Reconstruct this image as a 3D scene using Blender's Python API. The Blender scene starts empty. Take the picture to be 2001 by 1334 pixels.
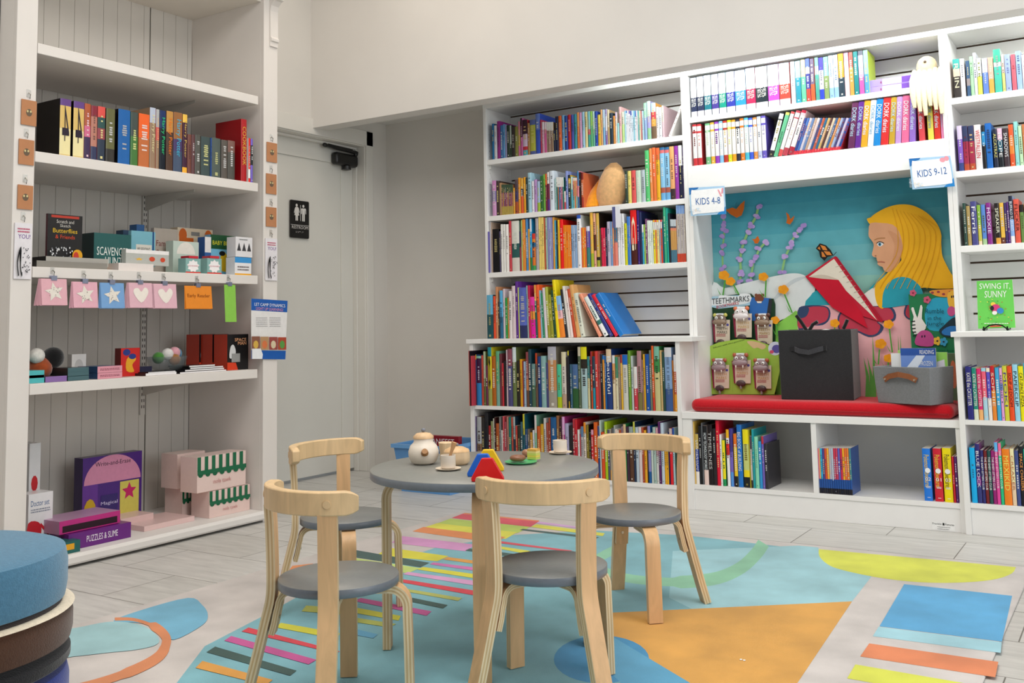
import bpy, math, random
from mathutils import Vector as V, Matrix
random.seed(7)
R = math.radians
SC = bpy.context.scene
COL = SC.collection
# ---------------------------------------------------------------- camera model (frame 2001 x 1334)
FW, FH = 2001, 1334
F, YW, PT, RO, CY = 1930.18, -0.56535, 0.09273, -0.02107, -211.98
CAM = V((0, 0, 0.885))
_f = V((math.sin(YW)*math.cos(PT), math.cos(YW)*math.cos(PT), math.sin(PT)))
_r = _f.cross(V((0, 0, 1))).normalized(); _u = _r.cross(_f)
RT = _r*math.cos(RO) + _u*math.sin(RO); UP = -_r*math.sin(RO) + _u*math.cos(RO); FWD = _f
cd = bpy.data.cameras.new('camera'); cam = bpy.data.objects.new('camera', cd); COL.objects.link(cam)
cd.sensor_width = 36; cd.sensor_fit = 'HORIZONTAL'; cd.lens = 36*F/FW; cd.shift_y = CY/FW; cd.clip_start = 0.05
cam.matrix_world = Matrix(((RT.x, UP.x, -FWD.x, CAM.x), (RT.y, UP.y, -FWD.y, CAM.y), (RT.z, UP.z, -FWD.z, CAM.z), (0, 0, 0, 1)))
SC.camera = cam
def ray(px, py): return RT*((px-1000.5)/F) - UP*((py-667-CY)/F) + FWD
def onx(p, x): d = ray(*p); return CAM + d*((x-CAM.x)/d.x)
def ony(p, y): d = ray(*p); return CAM + d*((y-CAM.y)/d.y)
def onz(p, z): d = ray(*p); return CAM + d*((z-CAM.z)/d.z)
def xat(px, Y, Z): n = ray(px, 0).cross(ray(px, 1000)); return -(n.y*Y + n.z*(Z-CAM.z))/n.x
def yat(px, X, Z): n = ray(px, 0).cross(ray(px, 1000)); return -(n.x*X + n.z*(Z-CAM.z))/n.y
def zat(py, X, Y): n = ray(0, py).cross(ray(2000, py)); return CAM.z - (n.x*X + n.y*Y)/n.z
# ---------------------------------------------------------------- colour
def lin(h, g=1.0):
    if isinstance(h, (tuple, list)): return tuple(h[:3])
    h = h.lstrip('#'); o = []
    for i in (0, 2, 4):
        c = int(h[i:i+2], 16)/255
        c = c/12.92 if c <= 0.04045 else ((c+0.055)/1.055)**2.4
        o.append(min(c*g, 0.92))
    return tuple(o)
# ---------------------------------------------------------------- materials (all node based)
MATS = {}
def mat(name, rough=0.5, spec=0.4, noise=0.0, nscale=40.0, bump=0.0, bscale=200.0, kind=None, color=None, metal=0.0, sheen=0.0, stretch=(1, 1, 1), alpha=1.0, trans=0.0, emit=0.0):
    if name in MATS: return MATS[name]
    m = bpy.data.materials.new(name); m.use_nodes = True; nt = m.node_tree; N = nt.nodes; L = nt.links
    b = N['Principled BSDF']
    b.inputs['Roughness'].default_value = rough; b.inputs['Specular IOR Level'].default_value = spec; b.inputs['Metallic'].default_value = metal
    if sheen: b.inputs['Sheen Weight'].default_value = sheen
    if trans: b.inputs['Transmission Weight'].default_value = trans
    if alpha < 1: b.inputs['Alpha'].default_value = alpha
    if color is None:
        a = N.new('ShaderNodeAttribute'); a.attribute_name = 'Col'; src = a.outputs['Color']
    else:
        a = N.new('ShaderNodeRGB'); a.outputs[0].default_value = (*lin(color), 1); src = a.outputs[0]
    tc = N.new('ShaderNodeTexCoord'); mp = N.new('ShaderNodeMapping'); mp.inputs['Scale'].default_value = stretch
    L.new(tc.outputs['Object'], mp.inputs['Vector'])
    if noise:
        t = N.new('ShaderNodeTexNoise'); t.inputs['Scale'].default_value = nscale; t.inputs['Detail'].default_value = 5
        L.new(mp.outputs[0], t.inputs['Vector'])
        r = N.new('ShaderNodeMapRange'); r.inputs[1].default_value = 0.3; r.inputs[2].default_value = 0.7
        r.inputs[3].default_value = 1-noise; r.inputs[4].default_value = 1+noise
        L.new(t.outputs['Fac'], r.inputs[0])
        x = N.new('ShaderNodeMix'); x.data_type = 'RGBA'; x.blend_type = 'MULTIPLY'; x.inputs['Factor'].default_value = 1
        L.new(src, x.inputs['A']); L.new(r.outputs[0], x.inputs['B']); src = x.outputs['Result']
    L.new(src, b.inputs['Base Color'])
    if bump:
        t2 = N.new('ShaderNodeTexNoise'); t2.inputs['Scale'].default_value = bscale; t2.inputs['Detail'].default_value = 3
        L.new(mp.outputs[0], t2.inputs['Vector'])
        bp = N.new('ShaderNodeBump'); bp.inputs['Strength'].default_value = bump; bp.inputs['Distance'].default_value = 0.002
        L.new(t2.outputs['Fac'], bp.inputs['Height']); L.new(bp.outputs[0], b.inputs['Normal'])
    MATS[name] = m; return m
PAPER = mat('printed_paper', 0.45, 0.35, 0.03, 60)
GLOSS = mat('glossy_print', 0.3, 0.5, 0.02, 50)
LAM = mat('white_laminate', 0.42, 0.4, 0.015, 9)
PAINT = mat('painted_wood', 0.5, 0.35, 0.02, 6)
FAB = mat('woven_fabric', 0.9, 0.15, 0.10, 160, 0.5, 420, sheen=0.3)
PLUSH = mat('plush_fur', 0.95, 0.1, 0.12, 60, 0.8, 260, sheen=0.5)
PLAST = mat('moulded_plastic', 0.35, 0.5, 0.02, 30)
METAL = mat('metal', 0.3, 0.5, 0.03, 40, metal=0.85)
CLEAR = mat('clear_film', 0.12, 0.5, 0.02, 30, alpha=0.22)
# ---------------------------------------------------------------- mesh builder
class M:
    def __init__(s): s.v = []; s.f = []; s.c = []; s.sm = []
    def add(s, vs, fs, col, smooth=False):
        o = len(s.v); s.v += [V(p) for p in vs]
        for i, q in enumerate(fs):
            s.f.append([o+k for k in q]); s.c.append(col[i] if isinstance(col, list) else col); s.sm.append(smooth)
        return s
    def box(s, a, b, col):
        (x0, y0, z0), (x1, y1, z1) = a, b
        return s.add([(x0, y0, z0), (x1, y0, z0), (x1, y1, z0), (x0, y1, z0), (x0, y0, z1), (x1, y0, z1), (x1, y1, z1), (x0, y1, z1)],
                     [(0, 3, 2, 1), (4, 5, 6, 7), (0, 1, 5, 4), (1, 2, 6, 5), (2, 3, 7, 6), (3, 0, 4, 7)], col)
    def bbox(s, a, b, col, r=0.004, n=2):
        """box with rounded vertical+horizontal edges (superellipse corner rings)"""
        (x0, y0, z0), (x1, y1, z1) = a, b
        r = min(r, (x1-x0)/2.01, (y1-y0)/2.01, (z1-z0)/2.01)
        def ring(ins, z):
            P = []
            for cx, cy, a0 in ((x1-r, y1-r, 0), (x0+r, y1-r, 90), (x0+r, y0+r, 180), (x1-r, y0+r, 270)):
                for k in range(n+1):
                    t = R(a0+90*k/n); P.append((cx+(r-ins)*math.cos(t), cy+(r-ins)*math.sin(t), z))
            return P
        rings = []
        for k in range(n+1):
            t = R(90*k/n); rings.append(ring(r*(1-math.sin(t)), z0+r*(1-math.cos(t))))
        for k in range(n, -1, -1):
            t = R(90*k/n); rings.append(ring(r*(1-math.sin(t)), z1-r*(1-math.cos(t))))
        return s.loft(rings, col, True, True)
    def loft(s, rings, col, caps=True, smooth=True, closed=True):
        n = len(rings[0]); o = len(s.v)
        for g in rings: s.v += [V(p) for p in g]
        for i in range(len(rings)-1):
            for k in range(n if closed else n-1):
                a, b = o+i*n+k, o+i*n+(k+1) % n
                s.f.append([a, b, b+n, a+n]); s.c.append(col[i] if isinstance(col, list) else col); s.sm.append(smooth)
        if caps:
            s.f.append([o+k for k in range(n)][::-1]); s.c.append(col[0] if isinstance(col, list) else col); s.sm.append(False)
            s.f.append([o+(len(rings)-1)*n+k for k in range(n)]); s.c.append(col[-1] if isinstance(col, list) else col); s.sm.append(False)
        return s
    def lathe(s, c, prof, col, n=32, smooth=True):
        rings = [[(c[0]+max(r, 1e-5)*math.cos(2*math.pi*k/n), c[1]+max(r, 1e-5)*math.sin(2*math.pi*k/n), c[2]+z) for k in range(n)] for r, z in prof]
        return s.loft(rings, col, True, smooth)
    def ell(s, c, rad, col, n=18, m=10, rot=None, e=1.0):
        rings = []
        for j in range(m+1):
            t = math.pi*j/m-math.pi/2
            g = []
            for k in range(n):
                a = 2*math.pi*k/n
                p = V((rad[0]*max(math.cos(t), 1e-4)*math.cos(a), rad[1]*max(math.cos(t), 1e-4)*math.sin(a), rad[2]*math.sin(t)))
                if rot: p = rot @ p
                g.append(V(c)+p)
            rings.append(g)
        return s.loft(rings, col, True, True)
    def tube(s, path, r, col, n=8, flat=None):
        """round (or rectangular, flat=(w,t,up)) bar along a path"""
        P = [V(p) for p in path]; rings = []
        for i, p in enumerate(P):
            d = (P[min(i+1, len(P)-1)]-P[max(i-1, 0)]).normalized()
            if flat:
                w, t, ax = flat; b = (V(ax)-d*d.dot(V(ax))).normalized(); nn = b.cross(d).normalized()
                rings.append([p+b*w/2+nn*t/2, p-b*w/2+nn*t/2, p-b*w/2-nn*t/2, p+b*w/2-nn*t/2])
            else:
                a = d.cross(V((0, 0, 1)))
                if a.length < 1e-3: a = d.cross(V((1, 0, 0)))
                a.normalize(); b = a.cross(d)
                rr = r[i] if isinstance(r, (list, tuple)) else r
                rings.append([p+(a*math.cos(2*math.pi*k/n)+b*math.sin(2*math.pi*k/n))*rr for k in range(n)])
        return s.loft(rings, col, True, not flat)
    def prism(s, poly, fn, t0, t1, col, side=None):
        """poly 2D, fn(u,v,t)->world; solid between t0 and t1"""
        n = len(poly); vs = [fn(u, v, t0) for u, v in poly]+[fn(u, v, t1) for u, v in poly]
        fs = [list(range(n))[::-1], list(range(n, 2*n))]+[[k, (k+1) % n, n+(k+1) % n, n+k] for k in range(n)]
        return s.add(vs, fs, [col, col]+[side or col]*n)
    def build(s, name, material=None, parent=None, origin=None, bevel=0.0):
        if origin is None:
            if parent is not None: origin = WLOC[parent.name]
            else:
                xs = [p.x for p in s.v]; ys = [p.y for p in s.v]; zs = [p.z for p in s.v]
                origin = V(((min(xs)+max(xs))/2, (min(ys)+max(ys))/2, min(zs)))
        origin = V(origin)
        me = bpy.data.meshes.new(name); me.from_pydata([p-origin for p in s.v], [], s.f)
        ca = me.color_attributes.new('Col', 'FLOAT_COLOR', 'CORNER'); buf = []
        for f, c in zip(s.f, s.c):
            c = lin(c) if isinstance(c, str) else c
            buf += [c[0], c[1], c[2], 1.0]*len(f)
        ca.data.foreach_set('color', buf)
        me.polygons.foreach_set('use_smooth', s.sm)
        if any(s.sm): me.set_sharp_from_angle(angle=R(50))
        me.materials.append(material or PAPER)
        o = bpy.data.objects.new(name, me); COL.objects.link(o)
        if parent is not None:
            o.parent = parent; o.location = origin-WLOC[parent.name]
        else: o.location = origin
        WLOC[o.name] = origin
        if bevel:
            bv = o.modifiers.new('edge', 'BEVEL'); bv.width = bevel; bv.segments = 2; bv.limit_method = 'ANGLE'
        return o
WLOC = {}
def tag(o, label, cat, group=None):
    o['label'] = label; o['category'] = cat
    if group: o['group'] = group
    return o
def struct(o): o['kind'] = 'structure'; return o
def thing(name, loc, label, cat, group=None):
    o = bpy.data.objects.new(name, None); o.empty_display_size = 0.05; COL.objects.link(o); o.location = loc; WLOC[o.name] = V(loc)
    return tag(o, label, cat, group)
def copy_tree(o, parent=None):
    c = o.copy(); COL.objects.link(c)
    if parent is not None: c.parent = parent
    for ch in list(o.children): copy_tree(ch, c)
    return c
# ---------------------------------------------------------------- lettering
_TX = {}
def glyphs(s):
    if s not in _TX:
        c = bpy.data.curves.new('t', 'FONT'); c.body = s; c.resolution_u = 2
        o = bpy.data.objects.new('t', c); me = o.to_mesh()
        vs = [(p.co.x, p.co.y) for p in me.vertices]; fs = [list(p.vertices) for p in me.polygons]
        o.to_mesh_clear(); bpy.data.objects.remove(o); bpy.data.curves.remove(c)
        x0 = min(p[0] for p in vs); x1 = max(p[0] for p in vs); y0 = min(p[1] for p in vs); y1 = max(p[1] for p in vs)
        _TX[s] = ([((x-x0)/(x1-x0), (y-y0)/(y1-y0)) for x, y in vs], fs, (x1-x0)/(y1-y0))
    return _TX[s]
def text(m, s, fn, u0, v0, w, h, col, t=0.0006, keep=False):
    """write S into the rectangle (u0,v0,w,h) of the frame fn(u,v,t)"""
    vs, fs, asp = glyphs(s)
    if keep:
        if w/h > asp: u0 += (w-h*asp)/2; w = h*asp
        else: v0 += (h-w/asp)/2; h = w/asp
    m.add([fn(u0+x*w, v0+y*h, t) for x, y in vs], fs, col)
def disc(cx, cy, rx, ry=None, n=20, a0=0, a1=360):
    ry = ry or rx
    return [(cx+rx*math.cos(R(a0+(a1-a0)*k/n)), cy+ry*math.sin(R(a0+(a1-a0)*k/n))) for k in range(n if a1-a0 >= 360 else n+1)]
def star(cx, cy, r, r2, n=5, a=90): return [(cx+(r if k % 2 == 0 else r2)*math.cos(R(a+180*k/n)), cy+(r if k % 2 == 0 else r2)*math.sin(R(a+180*k/n))) for k in range(2*n)]
def thick(path, w):
    P = [V((*p, 0)) for p in path]; A = []; B = []
    for i, p in enumerate(P):
        d = (P[min(i+1, len(P)-1)]-P[max(i-1, 0)]).normalized(); n = V((-d.y, d.x, 0))
        ww = w[i] if isinstance(w, (list, tuple)) else w
        A.append((p+n*ww/2)[:2]); B.append((p-n*ww/2)[:2])
    return A+B[::-1]
def smooth(pts, n=4, closed=True):
    out = []; N = len(pts)
    for i in range(N if closed else N-1):
        g = lambda k: pts[k % N] if closed else pts[max(0, min(N-1, k))]
        p0, p1, p2, p3 = g(i-1), g(i), g(i+1), g(i+2)
        for k in range(n):
            t = k/n
            out.append(tuple(0.5*((2*p1[j])+(-p0[j]+p2[j])*t+(2*p0[j]-5*p1[j]+4*p2[j]-p3[j])*t*t+(-p0[j]+3*p1[j]-3*p2[j]+p3[j])*t**3) for j in (0, 1)))
    if not closed: out.append(tuple(pts[-1]))
    return out
class Paint:
    """flat layered colour areas on one surface; fn(u,v,t) gives the point t above the surface"""
    def __init__(s, m, fn, step=0.00025, t=0.0003): s.m = m; s.fn = fn; s.t = t; s.step = step
    def poly(s, pts, col):
        s.m.add([s.fn(u, v, s.t) for u, v in pts], [list(range(len(pts)))], col); s.t += s.step
    def text(s, st, u0, v0, w, h, col, keep=False):
        text(s.m, st, s.fn, u0, v0, w, h, col, s.t, keep); s.t += s.step
    def marks(s, u0, v0, w, h, col, rows=1, dens=0.7, rnd=None):
        """rows of small dashes standing for print too small to read"""
        rnd = rnd or random
        rh = h/rows
        for r_ in range(rows):
            u = u0
            while u < u0+w:
                d = w*rnd.uniform(0.03, 0.12)
                if u+d > u0+w: d = u0+w-u
                if d > w*0.01: s.m.add([s.fn(a, b, s.t) for a, b in ((u, v0+r_*rh+rh*.25), (u+d, v0+r_*rh+rh*.25), (u+d, v0+r_*rh+rh*.75), (u, v0+r_*rh+rh*.75))], [[0, 1, 2, 3]], col)
                u += d+w*0.02
        s.t += s.step
def frame(o, u, v):
    """frame fn with origin o, unit axes u,v (world), normal u x v"""
    o, u, v = V(o), V(u).normalized(), V(v).normalized(); n = u.cross(v).normalized()
    return lambda a, b, t=0.0: o+u*a+v*b+n*t
def rot_z(fn, c, ang):
    return fn
# ================================================================ floor
def floor_material():
    m = bpy.data.materials.new('floor_tile'); m.use_nodes = True; nt = m.node_tree; N = nt.nodes; L = nt.links; b = N['Principled BSDF']
    tc = N.new('ShaderNodeTexCoord'); mp = N.new('ShaderNodeMapping'); mp.inputs['Location'].default_value = (0.945, 0.29, 0)
    L.new(tc.outputs['Object'], mp.inputs['Vector'])
    br = N.new('ShaderNodeTexBrick'); br.offset = 0.5; br.inputs['Scale'].default_value = 1; br.inputs['Brick Width'].default_value = 0.6; br.inputs['Row Height'].default_value = 0.305
    br.inputs['Mortar Size'].default_value = 0.0022; br.inputs['Mortar Smooth'].default_value = 0.3; br.inputs['Bias'].default_value = 0
    br.inputs['Color1'].default_value = (*lin('c9c7c2'), 1); br.inputs['Color2'].default_value = (*lin('d2d0cc'), 1); br.inputs['Mortar'].default_value = (*lin('77736d'), 1)
    L.new(mp.outputs[0], br.inputs['Vector'])
    m2 = N.new('ShaderNodeMapping'); m2.inputs['Scale'].default_value = (2.2, 16, 1); L.new(tc.outputs['Object'], m2.inputs['Vector'])
    n = N.new('ShaderNodeTexNoise'); n.inputs['Scale'].default_value = 2.2; n.inputs['Detail'].default_value = 8; n.inputs['Roughness'].default_value = 0.65; L.new(m2.outputs[0], n.inputs['Vector'])
    r = N.new('ShaderNodeMapRange'); r.inputs[1].default_value = 0.3; r.inputs[2].default_value = 0.72; r.inputs[3].default_value = 0.8; r.inputs[4].default_value = 1.1; L.new(n.outputs['Fac'], r.inputs[0])
    x = N.new('ShaderNodeMix'); x.data_type = 'RGBA'; x.blend_type = 'MULTIPLY'; x.inputs['Factor'].default_value = 1
    L.new(br.outputs['Color'], x.inputs['A']); L.new(r.outputs[0], x.inputs['B']); L.new(x.outputs['Result'], b.inputs['Base Color'])
    b.inputs['Roughness'].default_value = 0.42; b.inputs['Specular IOR Level'].default_value = 0.35
    bp = N.new('ShaderNodeBump'); bp.inputs['Strength'].default_value = 0.25; bp.inputs['Distance'].default_value = 0.003; L.new(br.outputs['Fac'], bp.inputs['Height']); bp.invert = True; L.new(bp.outputs[0], b.inputs['Normal'])
    return m
WALLM = mat('wall_paint', 0.7, 0.2, 0.02, 3, 0.08, 90, color='dcd8d2')
WALLC = mat('ceiling_paint', 0.8, 0.15, 0.02, 3, color='e6e4e0')
DOORM = mat('door_paint', 0.45, 0.35, 0.015, 4, color='d9d7d0')
TRIMM = mat('trim_paint', 0.45, 0.35, 0.015, 4, color='dedbd4')
W = 'ffffff'
m = M(); m.box((-4.6, -3.0, -0.06), (3.2, 5.1, 0), W); struct(m.build('floor', floor_material(), origin=(0, 0, 0)))
# ================================================================ walls
WX = -4.13; DX = -4.221; WY = 4.985
m = M()
for a, b in (((-4.30, 3.0, 0), (WX, 3.86, 3.4)), ((-4.30, 3.86, 2.04), (WX, 4.768, 3.4)), ((-4.30, 4.768, 0), (WX, WY, 3.4))): m.box(a, b, W)
struct(m.build('wall_left', WALLM, origin=(WX, 4, 0)))
m = M(); m.box((-3.8, -3.0, 0), (-3.62, 2.07, 3.4), W); struct(m.build('wall_near', WALLM))
m = M(); m.box((-4.3, 2.07, 2.66), (-3.62, 3.0, 3.4), W); m.box((-4.3, 3.0, 2.66), (-4.131, 3.41, 3.4), W); struct(m.build('wall_upper', WALLM))
m = M(); m.box((-4.3, WY, 0), (3.2, 5.1, 3.4), W); struct(m.build('wall_back', WALLM))
m = M(); m.box((-4.13, 4.288, 2.083), (3.2, 4.40, 3.4), W); struct(m.build('trim_1', mat('soffit_paint', 0.7, 0.2, 0.02, 3, 0.08, 90, color='e2dfdb')))      # dropped beam over the bookcases
m = M(); m.box((-4.13, 4.40, 2.213), (3.2, WY, 2.3), W); struct(m.build('ceiling_recess', WALLC))
m = M(); m.box((-4.3, -3.0, 3.4), (3.2, 5.1, 3.5), W); struct(m.build('ceiling', WALLC))
# ================================================================ door
y0, y1, zt = 3.862, 4.765, 2.034
m = M(); fn = lambda y, z, t: V((DX+t, y, z))
m.box((DX-0.045, y0, 0.018), (DX-0.010, y1, zt), W)
for a, b in (((DX-0.010, y0, 0.018), (DX, y0+0.115, zt)), ((DX-0.010, y1-0.115, 0.018), (DX, y1, zt)), ((DX-0.010, y0+0.115, zt-0.115), (DX, y1-0.115, zt)), ((DX-0.010, y0+0.115, 0.018), (DX, y1-0.115, 0.20))): m.box(a, b, W)
door = struct(m.build('door_1', DOORM, bevel=0.002)); WLOC['door_1'] = V(door.location)
m = M()     # door closer: body on the door, arm and its shoe on the head jamb
def dy(px): return yat(px, DX, 1.9)
a, b = dy(645), dy(690.5); z0, z1 = 1.905, 1.985
m.bbox((DX+0.001, a, z0), (DX+0.055, b-0.006, z1), '141415', 0.02, 3)
m.lathe((DX+0.03, (a+b)/2+0.01, z0-0.025), [(0.012, 0), (0.03, 0.004), (0.03, 0.026)], '141415', 16)
m.tube([(DX+0.035, dy(632), 2.015), (DX+0.05, dy(676), 2.005)], 0, '0f0f10', flat=(0.02, 0.018, (0, 0, 1)))
m.tube([(DX+0.035, dy(625), 2.012), (DX+0.06, dy(684), 1.996)], 0, '161617', flat=(0.022, 0.014, (1, 0, 0)))
m.ell((DX+0.05, dy(684), 1.992), (0.014, 0.016, 0.02), '141415'); m.ell((DX+0.04, dy(626), 2.012), (0.014, 0.02, 0.014), '141415')
m.build('door_closer', PLAST, door)
m = M()     # jambs and casing
m.box((DX-0.05, y1, 0), (WX+0.002, y1+0.018, zt+0.02), W); m.box((DX-0.05, y0-0.03, zt+0.004), (WX+0.002, y1+0.018, zt+0.022), W); m.box((DX, y1-0.012, 0), (DX+0.035, y1, zt), W); m.box((DX, y0, zt-0.012), (DX+0.035, y1, zt+0.004), W)
m.box((WX, y1+0.006, 0), (WX+0.016, y1+0.07, zt+0.105), W); m.box((WX, y0-0.1, zt+0.01), (WX+0.016, y1+0.07, zt+0.105), W); m.box((WX, y0-0.1, 0), (WX+0.016, y0-0.01, zt+0.03), W)
struct(m.build('trim_2', TRIMM, bevel=0.003))
# ================================================================ restroom sign
P4 = [(566, 390), (603, 395), (602, 467), (566, 463)]
o = onx((566.5, 465), DX); sw, sh = 0.157, 0.225
fn = frame((DX+0.0008, 4.201, 1.427), (0, 1, 0), (0, 0, 1))
m = M(); cr = smooth([(0, 0)], 1)
rr = [(x, y) for cx, cy, a in ((sw-.008, sh-.008, 0), (.008, sh-.008, 90), (.008, .008, 180), (sw-.008, .008, 270)) for x, y in disc(cx, cy, .008, n=4, a0=a, a1=a+90)]
m.prism(rr, fn, 0, 0.004, '0c0c0d')
sg = m.build('restroom_sign', PLAST); tag(sg, 'black restroom sign with white figures on the white door', 'sign')
m = M(); p = Paint(m, fn, t=0.0045); wc = 'd8d6d2'
def uv(px, py): q = onx((px, py), DX); return (q.y-4.201, q.z-1.427)
s_ = 12.13; q = lambda a, b: uv(540+a/s_, 370+b/s_)
for cx, cy in ((467, 375), (625, 402)): u, v = q(cx, cy); p.poly(disc(u, v, .0088), wc)
p.poly([q(*t) for t in ((440, 415), (495, 418), (515, 450), (536, 548), (522, 555), (505, 490), (524, 620), (497, 620), (497, 742), (472, 742), (470, 640), (464, 640), (462, 740), (438, 738), (438, 612), (412, 610), (432, 490), (414, 555), (400, 550), (424, 440))], wc)
p.poly([q(*t) for t in ((580, 450), (672, 455), (686, 480), (688, 590), (672, 592), (668, 500), (660, 500), (656, 762), (630, 762), (628, 600), (622, 600), (620, 758), (594, 755), (594, 495), (586, 495), (584, 585), (568, 583), (566, 470))], wc)
p.poly([q(*t) for t in ((550, 372), (560, 373), (560, 752), (550, 750))], wc); p.poly([q(*t) for t in ((322, 822), (752, 866), (752, 876), (322, 830))], wc)
u, v = q(350, 945); p.text('RESTROOM', .012, .0545, .134, .0185, wc)
rn = random.Random(3)
for k in range(12):
    for j in range(2):
        if rn.random() < .6: p.poly(disc(.045+k*.0052, .033+j*.005, .0016, n=8), wc)
m.build('pictogram', PLAST, sg)
# ================================================================ white bookcases along the back wall
YL, YU, YB = 4.46, 4.64, 4.895
WH = 'efeeec'; BRN = '4a3422'
def boxes(name, parent, *bs, col=WH, material=None, bevel=0.0012):
    m = M()
    for a, b in bs: m.box(a, b, col)
    return m.build(name, material or LAM, parent, bevel=bevel)
GZ = [zat(t, xat(1300, YB, 1.0), YB) for t in (541.6, 569, 597, 625.8)]
GP = (GZ[0]-GZ[3])/3
def slatwall(parent, x0, x1, z0, z1):
    m = M(); m.box((x0, YB+.010, z0), (x1, YB+.016, z1), BRN)
    g = GZ[0]-GP*40; zs = []
    while g < z1:
        if g > z0: zs.append(g)
        g += GP
    e = [z0]+zs+[z1]
    for i in range(len(e)-1):
        a = e[i]+(0.0045 if i else 0); b = e[i+1]-(0.0045 if i < len(e)-2 else 0)
        if b > a: m.box((x0, YB, a), (x1, YB+.010, b), 'e6e5e2')
    m.build('slatwall_panel', LAM, parent)
def upper(label, x0, x1, ti, tops, zb):
    t = thing('wall_bookshelf', ((x0+x1)/2, YU, zb), label, 'bookcase')
    boxes('side_panel', t, ((x0, YU, zb), (x0+ti, YB+.08, 2.124))); boxes('side_panel', t, ((x1-ti, YU, zb), (x1, YB+.08, 2.124)))
    boxes('top_board', t, ((x0, YU-.003, 2.124), (x1, YB+.08, 2.16)))
    for z in tops: boxes('shelf_board', t, ((x0+ti, YU+.002, z-.028), (x1-ti, YB, z)))
    slatwall(t, x0+ti, x1-ti, zb, 2.124)
    return t
L1Z, L2Z, L3Z, L4Z, L5Z, L6Z = 1.825, 1.502, 1.181, 0.811, 0.4545, 0.1065
ul = upper('tall white bookshelf with slatted back nearest the restroom door', -3.125, -1.890, .020, (L1Z, L2Z, L3Z), L4Z)
m = M()      # rows of shelf-pin holes in the side panel facing the room
for yy in (YU+.03, YB-.035):
    z = 1.56
    while z < 2.05:
        if not (1.60 < z < 1.61): m.add([(-3.1046, yy+.0025*math.cos(R(60*k)), z+.0025*math.sin(R(60*k))) for k in range(6)], [list(range(6))], '8c8c8a')
        z += .032
m.build('perforation_pattern', PAPER, ul)
for z in (L1Z, L2Z, L3Z):
    for yy in (YU+.03, YB-.035):
        m = M(); m.box((-3.105, yy-.006, z-.05), (-3.093, yy+.006, z-.029), 'dddcd8'); m.build('shelf_clip', PLAST, ul)
def lower(label, x0, x1, a, b, YF, zt, shelves, kick, yb):
    t = thing('base_bookcase', ((x0+x1)/2, YF, 0), label, 'bookcase')
    boxes('side_panel', t, ((x0, YF, 0), (x0+a, yb+.06, zt))); boxes('side_panel', t, ((x1-b, YF, 0), (x1, yb+.06, zt)))
    boxes('back_panel', t, ((x0+a, yb, 0), (x1-b, yb+.02, zt)), col='dedddb')
    for z in shelves: boxes('shelf_board', t, ((x0+a, YF+.002, z-.02), (x1-b, yb, z)))
    boxes('kick_board', t, ((x0+a, YF+.012, 0), (x1-b, YF+.03, kick)))
    return t
lower('deep white base bookcase under the slatted shelf nearest the door', -3.122, -1.8905, .022, .0225, YL, .788, (L5Z, L6Z), .087, 4.90)
o = boxes('countertop', None, ((-3.135, YL-.012, .788), (-1.822, YU-.001, L4Z)), ((-3.135, YU-.001, .788), (-1.8905, YB, L4Z))); tag(o, 'white ledge board capping the base bookcase nearest the door', 'ledge')
# window seat
BZ = 0.118; YBB = 4.83
t = thing('window_seat', (-1.27, YL, 0), 'white reading bench with two open cubbies below a red cushion', 'bench')
boxes('side_panel', t, ((-1.8895, YL, 0), (-1.842, 4.9, .424))); boxes('side_panel', t, ((-.686, YL, 0), (-.6675, 4.9, .424)))
boxes('divider', t, ((-1.281, YL+.001, BZ), (-1.258, YBB, .424)))
boxes('seat_board', t, ((-1.8895, YL-.006, .424), (-.6675, 4.9, .455)))
boxes('shelf_board', t, ((-1.842, YL+.001, BZ-.021), (-.686, YBB, BZ)))
boxes('kick_board', t, ((-1.842, YL+.006, 0), (-.686, YL+.02, BZ-.021)))
boxes('back_panel', t, ((-1.842, YBB, 0), (-.686, YBB+.015, .424)), col='dedddb')
bench = t
m = M(); fn = frame(ony((1822, 1034), YL+.0055), (1, 0, 0), (0, 0, 1)); p = Paint(m, fn)
p.poly([(0, 0), (.088, 0), (.088, .032), (0, .032)], 'f4f4f2'); p.text('Franklin', .002, .021, .036, .008, '222222'); p.poly([(.041, .02), (.048, .02), (.048, .03), (.041, .03)], '1a1a1a'); p.text('Fixtures', .051, .021, .034, .008, '222222')
p.marks(.02, .011, .05, .004, '777777'); p.marks(.02, .003, .045, .004, '777777')
m.build('maker_label', PAPER, bench)
# upper box over the seat
M1Z, M2Z = 1.908, 1.661
t = thing('overhead_bookshelf', (-1.27, YU, 1.537), 'white two shelf overhead bookcase above the reading bench', 'bookcase')
boxes('side_panel', t, ((-1.8895, YU, .4555), (-1.869, YB+.08, 2.124))); boxes('side_panel', t, ((-.686, YU, .4555), (-.6675, YB+.08, 2.124)))
boxes('top_board', t, ((-1.890, YU-.003, 2.124), (-.667, YB+.08, 2.16)))
boxes('shelf_board', t, ((-1.869, YU+.002, M1Z-.027), (-.686, YB, M1Z)))
boxes('header_board', t, ((-1.869, YU+.001, 1.537), (-.686, YU+.02, M2Z)))
boxes('shelf_board', t, ((-1.869, YU+.02, M2Z-.02), (-.686, YB, M2Z)))
boxes('underside_panel', t, ((-1.869, YU+.02, 1.537), (-.686, YB, 1.552)))
slatwall(t, -1.869, -.686, M2Z, 2.124)
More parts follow.
